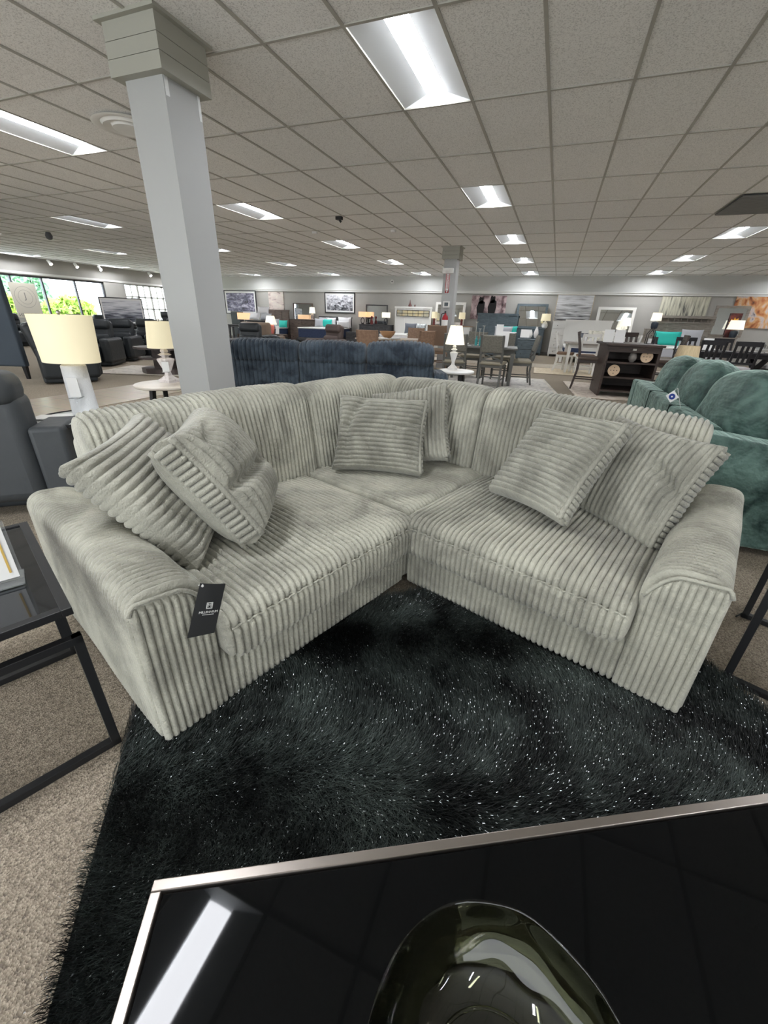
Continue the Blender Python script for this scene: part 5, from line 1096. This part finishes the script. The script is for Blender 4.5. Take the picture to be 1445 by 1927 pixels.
place(bc_, True, (cc[1].x, cc[1].y+1.1, 0), radians(5), 'brown dining chair on the far side of the pale table', g)
place(bc_, True, (cc[2].x+.1, cc[2].y, 0), radians(235), 'brown dining chair turned at the right corner of the pale table', g)
hb = chair('bar_stool', 'tall brown panel-backed chair in front of the far column', 'panel', brown_w, tanf, sz=.5, bz=1.1, w=.5, back_m=mat('brown_ribbed_back', (134, 110, 92), .6)); q_ = at(827, 612, 1.1); hb.location = (q_.x, q_.y, 0); hb.rotation_euler = (0, 0, radians(185))
# grey dining set
gw = mat('grey_painted_wood', (92, 92, 88), .55); gf = mat('taupe_seat_fabric', (142, 136, 120), .85); gbk = mat('grey_cane_back', (104, 102, 94), .7, noise=(40, (118, 116, 106), .4, .6))
c0 = (-1.42, 9.55)
rug_('area_rug', 'pale grey abstract rug under the grey dining set', (-1.35, 9.6), 2.9, 2.2, radians(8), [(140, 138, 136), (204, 200, 192), (216, 212, 204)], 2)
gt = rtable('dining_table', 'grey dining table laid with plates, right of the white lamp', (c0[0], c0[1], .012), radians(5), 1.45, .95, .74, gw, gw, 'legs')
gc = chair('dining_chair', '-', 'panel', gw, gf, w=.47, bz=.98, back_m=gbk, lattice=True)
g = 'grey dining chairs round the grey table'
for k, (x, y, a_, lb) in enumerate(((-1.08, 8.95, 175, 'grey cross-back dining chair nearest the camera, pulled out'), (-.62, 9.75, -80, 'grey cross-back dining chair at the right end of its table'), (-1.85, 8.85, 190, 'grey cross-back dining chair behind the white lamp'), (-1.75, 10.4, -5, 'grey cross-back dining chair at the far left of the grey table'), (-1.05, 10.4, 5, 'grey cross-back dining chair at the far side of the grey table'))):
    place(gc, k > 0, (x, y, .016), radians(a_), lb, g)
for k, (x, y) in enumerate(((-1.75, 9.35), (-1.1, 9.4), (-1.5, 9.8))): t = thing('place_setting', 'white plate and bowl at the %s of the grey table' % ['front left', 'front right', 'back'][k], 'plates', (x, y, .753)); b = MB(); b.lathe([(.12, 0), (.13, .012)], n=24); b.build('dinner_plate', whi2, t); b = MB(); b.lathe([(.04, .012), (.07, .05), (.066, .05), (.03, .02)], n=20); b.build('cereal_bowl', whi2, t)
t = thing('candle_holder', 'slim metal candle stand with green bottles on the grey table', 'candle stand', (-1.52, 9.6, .753)); 
for x, h_ in ((-.08, .45), (.0, .32), (.08, .38)): b = MB(); b.lathe([(.04, 0), (.006, .01), (.006, h_), (.035, h_+.005), (.035, h_+.012)], (x, 0, 0), 12); b.build('candlestick', brass, t)
for x in (-.04, .05): b = MB(); b.lathe([(.03, 0), (.03, .12), (.012, .15), (.012, .19)], (x, -.08, 0), 12); b.build('bottle', mat('teal_bottle_glass', (70, 150, 150), .15), t)
card('price_sign', 'white standing price sign on the grey dining table', (-1.0, 9.25, .753), .26, .3, 0); card('price_sign', 'tall white price sign behind the grey dining set', (-1.15, 9.9, .753), .15, .42, 0)
# white dining set
rug_('area_rug', 'beige bordered rug under the white dining set', (.75, 13.0), 2.3, 1.6, radians(2), [(176, 160, 132), (206, 192, 164), (214, 202, 178)], 3)
rtable('dining_table', 'white dining table with wooden top in front of the white bed', (.95, 13.2, .016), radians(5), 1.3, .85, .76, grey_w, white_w, 'legs')
wc = chair('dining_chair', '-', 'ladder', white_w, brown_w, w=.45, bz=1.0); g = 'white dining chairs round the white table'
place(wc, False, (.35, 13.3, .016), radians(85), 'white ladder-back chair at the left end of its table', g); place(wc, True, (.85, 12.65, .016), radians(185), 'white ladder-back chair at the near side of its table', g); place(wc, True, (1.72, 13.1, .016), radians(-80), 'white ladder-back chair at the right end of its table', g)
t = thing('candle_tray', 'white candles and jars in a tray on the white table', 'tray', (.85, 13.3, .776)); b = MB(); b.bx(-.25, .25, -.1, .1, 0, .02); b.build('tray_base', white_w, t)
for k in range(4): b = MB(); b.lathe([(.03, .02), (.03, .12+.04*(k % 2))], (-.18+.12*k, 0, 0), 12); b.build('candle', whi2, t)
# dark counter-height island with open shelves
esp = mat('espresso_wood', (52, 42, 38), .45, noise=(6, (66, 54, 48), .4, .6), stretch=(1, 1, 5))
rug_('area_rug', 'distressed cream rug under the dark counter table', (1.55, 9.75), 2.2, 2.3, radians(5), [(140, 120, 106), (198, 186, 172), (214, 205, 194)], 4)
isl = thing('counter_table', 'dark brown counter-height table with open display shelves', 'counter table', (1.33, 9.35, .016), radians(5))
w, d, H = .42, .42, .92
b = MB(); b.bx(-w-.05, w+.05, -d-.05, d+.25, H-.04, H); b.build('tabletop', esp, isl, bevel=.006)
b = MB(); b.bx(-w, w, d-.03, d, .1, H-.04); b.build('back_panel', esp, isl)
for sx in (-1, 1): b = MB(); b.bx(sx*w-.02, sx*w+.02, -d, d, .0, H-.04); b.build('side_panel', esp, isl)
for z in (.1, .34, .60): b = MB(); b.bx(-w, w, -d, d, z-.015, z+.015); b.build('shelf', esp, isl)
b = MB(); b.bx(-w, w, -d-.005, -d+.02, H-.14, H-.04); dr = b.build('drawer', esp, isl); b = MB(); b.bx(-.03, .03, -d-.02, -d-.005, H-.105, H-.075); b.build('knob', brass, dr)
dsk = mat('pale_wood_disc', (216, 190, 160), .6)
for k, (x, z, lb) in enumerate(((.24, .62, 'round pale wooden game board on the upper shelf'), (-.24, .36, 'round pale wooden game board on the lower shelf'))):
    M4 = isl.matrix_basis; pz = Matrix.Rotation(radians(5), 3, 'Z')@Vector((x, -d+.06, 0)); t = thing('game_board', lb, 'board', (1.33+pz.x, 9.35+pz.y, z+.016), radians(5)); b = MB(); b.tube([(0, -.008, .1), (0, .008, .1)], .1, 32); b.build('disc', dsk, t)
    for (dx, dz) in ((-.05, .1), (.05, .1), (0, .15), (0, .05), (0, .1)): q = MB(); q.tube([(dx, -.011, dz), (dx, -.008, dz)], .009, 8); q.build('peg_hole', oak_b, t)
pz = Matrix.Rotation(radians(5), 3, 'Z')@Vector((.02, -d+.08, 0)); vase('vase', 'small grey pierced ball ornament beside the upper game board', (1.33+pz.x, 9.35+pz.y, .631), [(.03, 0), (.06, .04), (.07, .09), (.05, .15), (.02, .17)], mat('grey_pierced_ceramic', (120, 116, 112), .6))
st = chair('bar_stool', '-', 'splat', esp, mat('dark_taupe_seat', (96, 84, 76), .7), sz=.6, bz=1.08, w=.44)
place(st, False, (.74, 9.75, .016), radians(85), 'dark brown counter stool left of the dark counter table', 'counter stools'); place(st, True, (2.05, 10.0, .016), radians(-95), 'dark brown counter stool right of the dark counter table', 'counter stools'); place(st, True, (1.5, 10.6, .016), radians(10), 'dark brown counter stool behind the dark counter table', 'counter stools')
t = thing('tabletop_frame', 'white card frames standing on the dark counter table', 'frame', (1.05, 9.45, .936), radians(5))
for x in (-.1, .09): b = MB(); b.box((x, 0, .11), (.17, .01, .22), rot=Matrix.Rotation(-.15, 3, 'X')); b.build('card_panel', whi2, t)
t = thing('lantern', 'metal house-shaped lantern on the dark counter table', 'lantern', (1.66, 9.5, .936), radians(5)); b = MB(); w = .06
for sx in (-1, 1):
    for sy in (-1, 1): b.bar((sx*w, sy*w, 0), (sx*w, sy*w, .17), .01)
for s_ in (-1, 1): b.bar((s_*w, -w, .17), (0, -w, .27), .01); b.bar((s_*w, w, .17), (0, w, .27), .01)
b.bar((0, -w, .27), (0, w, .27), .01); b.bx(-w, w, -w, w, 0, .01); b.build('wire_frame', loopm, t); b = MB(); b.lathe([(.03, .01), (.03, .09)], n=14); b.build('candle', whi2, t)
# black dining set, right
blk_w = mat('black_painted_wood', (34, 34, 38), .5); wseat = mat('pale_seat_fabric', (196, 194, 196), .85)
rtable('dining_table', 'black trestle dining table on the right behind the green sofa', (3.75, 12.2, 0), radians(8), 1.9, 1.0, .76, blk_w, blk_w, 'trestle')
bcx = chair('dining_chair', '-', 'splat', blk_w, wseat, w=.47, bz=1.0); g = 'black dining chairs round the trestle table'
for k, (x, y, a_, lb) in enumerate(((4.85, 12.5, -95, 'black slat-back dining chair at the right end of the trestle table'), (2.6, 12.5, 90, 'black slat-back dining chair at the left end of the trestle table'), (3.15, 11.45, 180, 'black slat-back dining chair near side, left of the tan lampshade'), (3.75, 11.4, 178, 'black slat-back dining chair near side, behind the tan lampshade'), (3.2, 13.15, 5, 'black slat-back dining chair at the far left side of the trestle table'), (4.0, 13.2, 5, 'black slat-back dining chair at the far right side of the trestle table'))):
    place(bcx, k > 0, (x, y, 0), radians(a_), lb, g)
for k, (x, y) in enumerate(((3.2, 12.0), (3.7, 11.95), (4.2, 12.15))): t = thing('place_setting', 'black and white plates at the %s of the trestle table' % ['left', 'middle', 'right'][k], 'plates', (x, y, .761)); b = MB(); b.lathe([(.13, 0), (.14, .012)], n=24); b.build('dinner_plate', blk_w, t); b = MB(); b.lathe([(.09, .012), (.1, .024)], n=24); b.build('side_plate', whi2, t)
t = thing('table_sign', 'white card with black pattern leaning on the trestle table', 'sign', (3.35, 12.3, .761)); b = MB(); b.box((0, 0, .13), (.2, .008, .26), rot=Matrix.Rotation(-.2, 3, 'X')); b.build('card', whi2, t)
for k, x in enumerate((4.35, 4.62)): t = thing('cake_dome', ['taller clear glass cake dome on the trestle table', 'clear glass cake dome at the table end'][k], 'glass dome', (x, 12.35, .761)); b = MB(); b.lathe([(.12, 0), (.12, .01), (.02, .02), (.02, .06), (.13, .07), (.13, .08)], n=28); b.build('cake_stand', whi2, t); b = MB(); b.lathe([(.115, .08), (.115, .16), (.08, .2), (.015, .215), (.015, .235)], n=28); b.build('dome', acry, t, smooth=True, autosm=50)
# dark standing panel at the far left with a wood-framed picture
pp_ = at(56, 714, 0)
dsl = mat('dark_slate_board', (62, 72, 82), .7); t = thing('display_board', 'tall dark slate board on short legs at the left edge', 'display board', (pp_.x, pp_.y, 0), radians(20))
b = MB(); b.bx(-2.2, 0, 0, .12, .22, 2.15); b.build('board', dsl, t, bevel=.03, seg=3)
for x in (-.06, -1.3, -2.14): b = MB(); b.box((x, .06, .12), (.07, .07, .24), taper=.7); b.build('leg', blk_met, t)
t2 = thing('framed_picture', 'octagonal black picture with pale wood frame on the slate board', 'picture', (pp_.x, pp_.y, 0), radians(20)); P = [(-.5, -.30), (-.30, -.5), (.30, -.5), (.5, -.30), (.5, .30), (.30, .5), (-.30, .5), (-.5, .30)]
b = MB(); n = 8; b.raw([(x*s_-.92, y_, z*s_+1.55) for y_ in (-.035, 0) for s_ in (1., .84) for x, z in P], [(i, (i+1) % 8, (i+1) % 8+8, i+8) for i in range(8)]+[(i+16, i+24, (i+1) % 8+24, (i+1) % 8+16) for i in range(8)]+[(i, i+16, (i+1) % 8+16, (i+1) % 8) for i in range(8)]+[(i+8, (i+1) % 8+8, (i+1) % 8+24, i+24) for i in range(8)]); b.build('frame', mat('pale_oak_frame', (190, 166, 136), .55), t2)
b = MB(); b.raw([(x*.85-.92, -.012, z*.85+1.55) for x, z in P], [tuple(range(8))]); b.build('artwork', mat('black_artwork', (22, 24, 28), .4), t2)
# sign holder on the left side table, cable on the floor at the right
hp = at(-52, 1112, .542); t = thing('sign_holder', 'clear acrylic holder with a gold-edged card on the left side table', 'sign', (hp.x, hp.y, .541), radians(62))
b = MB(); b.bx(-.11, .11, -.045, .045, 0, .004); b.box((0, .0, .09), (.22, .003, .17), rot=Matrix.Rotation(-.12, 3, 'X')); b.build('acrylic_stand', acry, t); b = MB(); b.box((0, -.004, .09), (.205, .002, .155), rot=Matrix.Rotation(-.12, 3, 'X')); b.build('card', whi2, t)
b = MB()
for (x0_, x1_, z0_, z1_) in ((-.09, .09, .155, .16), (-.09, .09, .025, .03), (-.09, -.085, .03, .155), (.085, .09, .03, .155)): b.box(((x0_+x1_)/2, -.0065+.12*(((z0_+z1_)/2)-.09)*-0, (z0_+z1_)/2), (x1_-x0_, .001, z1_-z0_), rot=Matrix.Rotation(-.12, 3, 'X'))
b.build('gold_border', mat('gold_print', (206, 172, 90), .4), t)
q = [at(*v, .006) for v in ((1385, 1160), (1400, 1152), (1425, 1163), (1445, 1172), (1480, 1180), (1530, 1165))]; b = MB(); b.tube(q, .004, 6); o = b.build('power_cable', blk_pl, smooth=True); tag(o, 'thin black power cable lying on the carpet by the right side table', 'cable')
# ================================================================== ceiling and wall fittings
def cfit(name, label, px, py, build, cat): p = at(px, py, CEIL); t = thing(name, label, cat, (p.x, p.y, CEIL)); build(t); return t
def smoke_(t): b = MB(); b.lathe([(.03, -.045), (.055, -.04), (.06, -.01), (.06, 0)], n=24); b.build('cover', whi2, t, smooth=True, autosm=40)
cfit('smoke_detector', 'small white smoke detector on the ceiling past the near column', 592, 436, smoke_, 'smoke detector')
cfit('smoke_detector', 'flat white disc detector on the ceiling before the far column', 740, 433, smoke_, 'smoke detector')
def blackfit(t): b = MB(); b.box((0, 0, -.03), (.12, .07, .05)); b.build('bracket', blk_pl, t); b = MB(); b.tube([(0, 0, -.05), (.03, .02, -.09)], .02, 10); b.build('nozzle', blk_pl, t)
cfit('ceiling_bracket', 'small black bracket hanging from the ceiling above the navy sofa', 638, 407, blackfit, 'bracket')
def domecam(t): b = MB(); b.lathe([(.02, -.16), (.06, -.14), (.08, -.08), (.05, 0)], n=20); b.build('housing', mat('grey_plastic', (90, 92, 94), .5), t, smooth=True, autosm=40)
cfit('security_camera', 'dark conical camera hanging from the ceiling at the left', 90, 437, domecam, 'security camera')
def diff(t): b = MB(); b.lathe([(.30, 0), (.32, -.012), (.30, -.02), (.24, -.008), (.22, -.03), (.15, -.01), (.14, -.035), (.02, -.03)], n=40); b.build('cone_rings', white_p, t, smooth=True, autosm=50)
p = at(238, 232, CEIL); t = thing('air_diffuser', 'round white air diffuser in the ceiling left of the near column', 'air diffuser', (p.x-.02, p.y+.03, CEIL-.004)); diff(t)
gx0, gy0 = GX+4*TW, GY+3*TL
t = thing('return_air_grille', 'dark grey return air grille in the ceiling at upper right', 'air grille', (gx0, gy0, CEIL-.02)); b = MB(); b.bx(.01, TW*2-.01, .02, TL-.02, -.004, .004); b.build('backing', mat('dusty_grey_metal', (92, 90, 88), .6), t); b = MB()
for k in range(22): y = .04+k*(TL-.08)/21; b.bx(.02, TW*2-.02, y-.008, y+.008, -.012, -.004)
b.build('louvres', mat('grille_louvre_metal', (128, 126, 122), .5), t)
whm = mat('track_light_white', (230, 230, 228), .4); bulb = mat('lit_spot_bulb', (255, 255, 250), .4, emit=((255, 246, 225), 14))
for k, (px, py) in enumerate(((92, 490), (142, 497), (187, 503), (281, 513))):
    p = atX(px, py, X0+.55); t = thing('track_light', 'lit white spotlight on the ceiling track, %s' % ['leftmost over the big window', 'second from the left', 'third from the left', 'nearest the gridded window'][k], 'spotlight', (X0+.55, p.y, CEIL), 0, 'spotlights above the windows')
    b = MB(); b.bar((0, 0, 0), (0, 0, -.10), .02); b.build('stem', whm, t); b = MB(); b.tube([(-.06, 0, -.06), (.06, 0, -.19)], .055, 16, cap=False); b.build('lamp_head', whm, t, smooth=True); b = MB(); b.tube([(.05, 0, -.18), (.065, 0, -.195)], .05, 16); b.build('bulb', bulb, t)
b = MB(); b.bx(X0+.53, X0+.57, 9.5, 16.0, CEIL-.02, CEIL); b.bx(X0+.53, X0+.57, 16.6, 19.0, CEIL-.02, CEIL); tag(b.build('ceiling_track', whm), 'white lighting track fixed to the ceiling above the windows', 'light track')
p = atY(738, 530, Y1-.04); t = thing('wall_sensor', 'round white sensor high on the pale upper far wall', 'sensor', (p.x, Y1-.03, p.z)); b = MB(); b.tube([(0, 0, 0), (0, -.03, 0)], [.09, .07], 24); b.build('cover', whi2, t); b = MB(); b.tube([(0, -.03, 0), (0, -.034, 0)], .03, 16); b.build('sensor_face', mat('grey_display', (70, 80, 84), .3), t)
p = atY(667, 636, Y1); t = thing('wall_outlet', 'white wall outlet right of the charcoal bed', 'outlet', (p.x, Y1, p.z)); b = MB(); b.bx(-.05, .05, -.01, 0, -.06, .06); b.build('cover_plate', whi2, t); b = MB(); b.bx(-.03, .03, -.06, -.01, -.05, .0); b.build('plug', whi2, t)
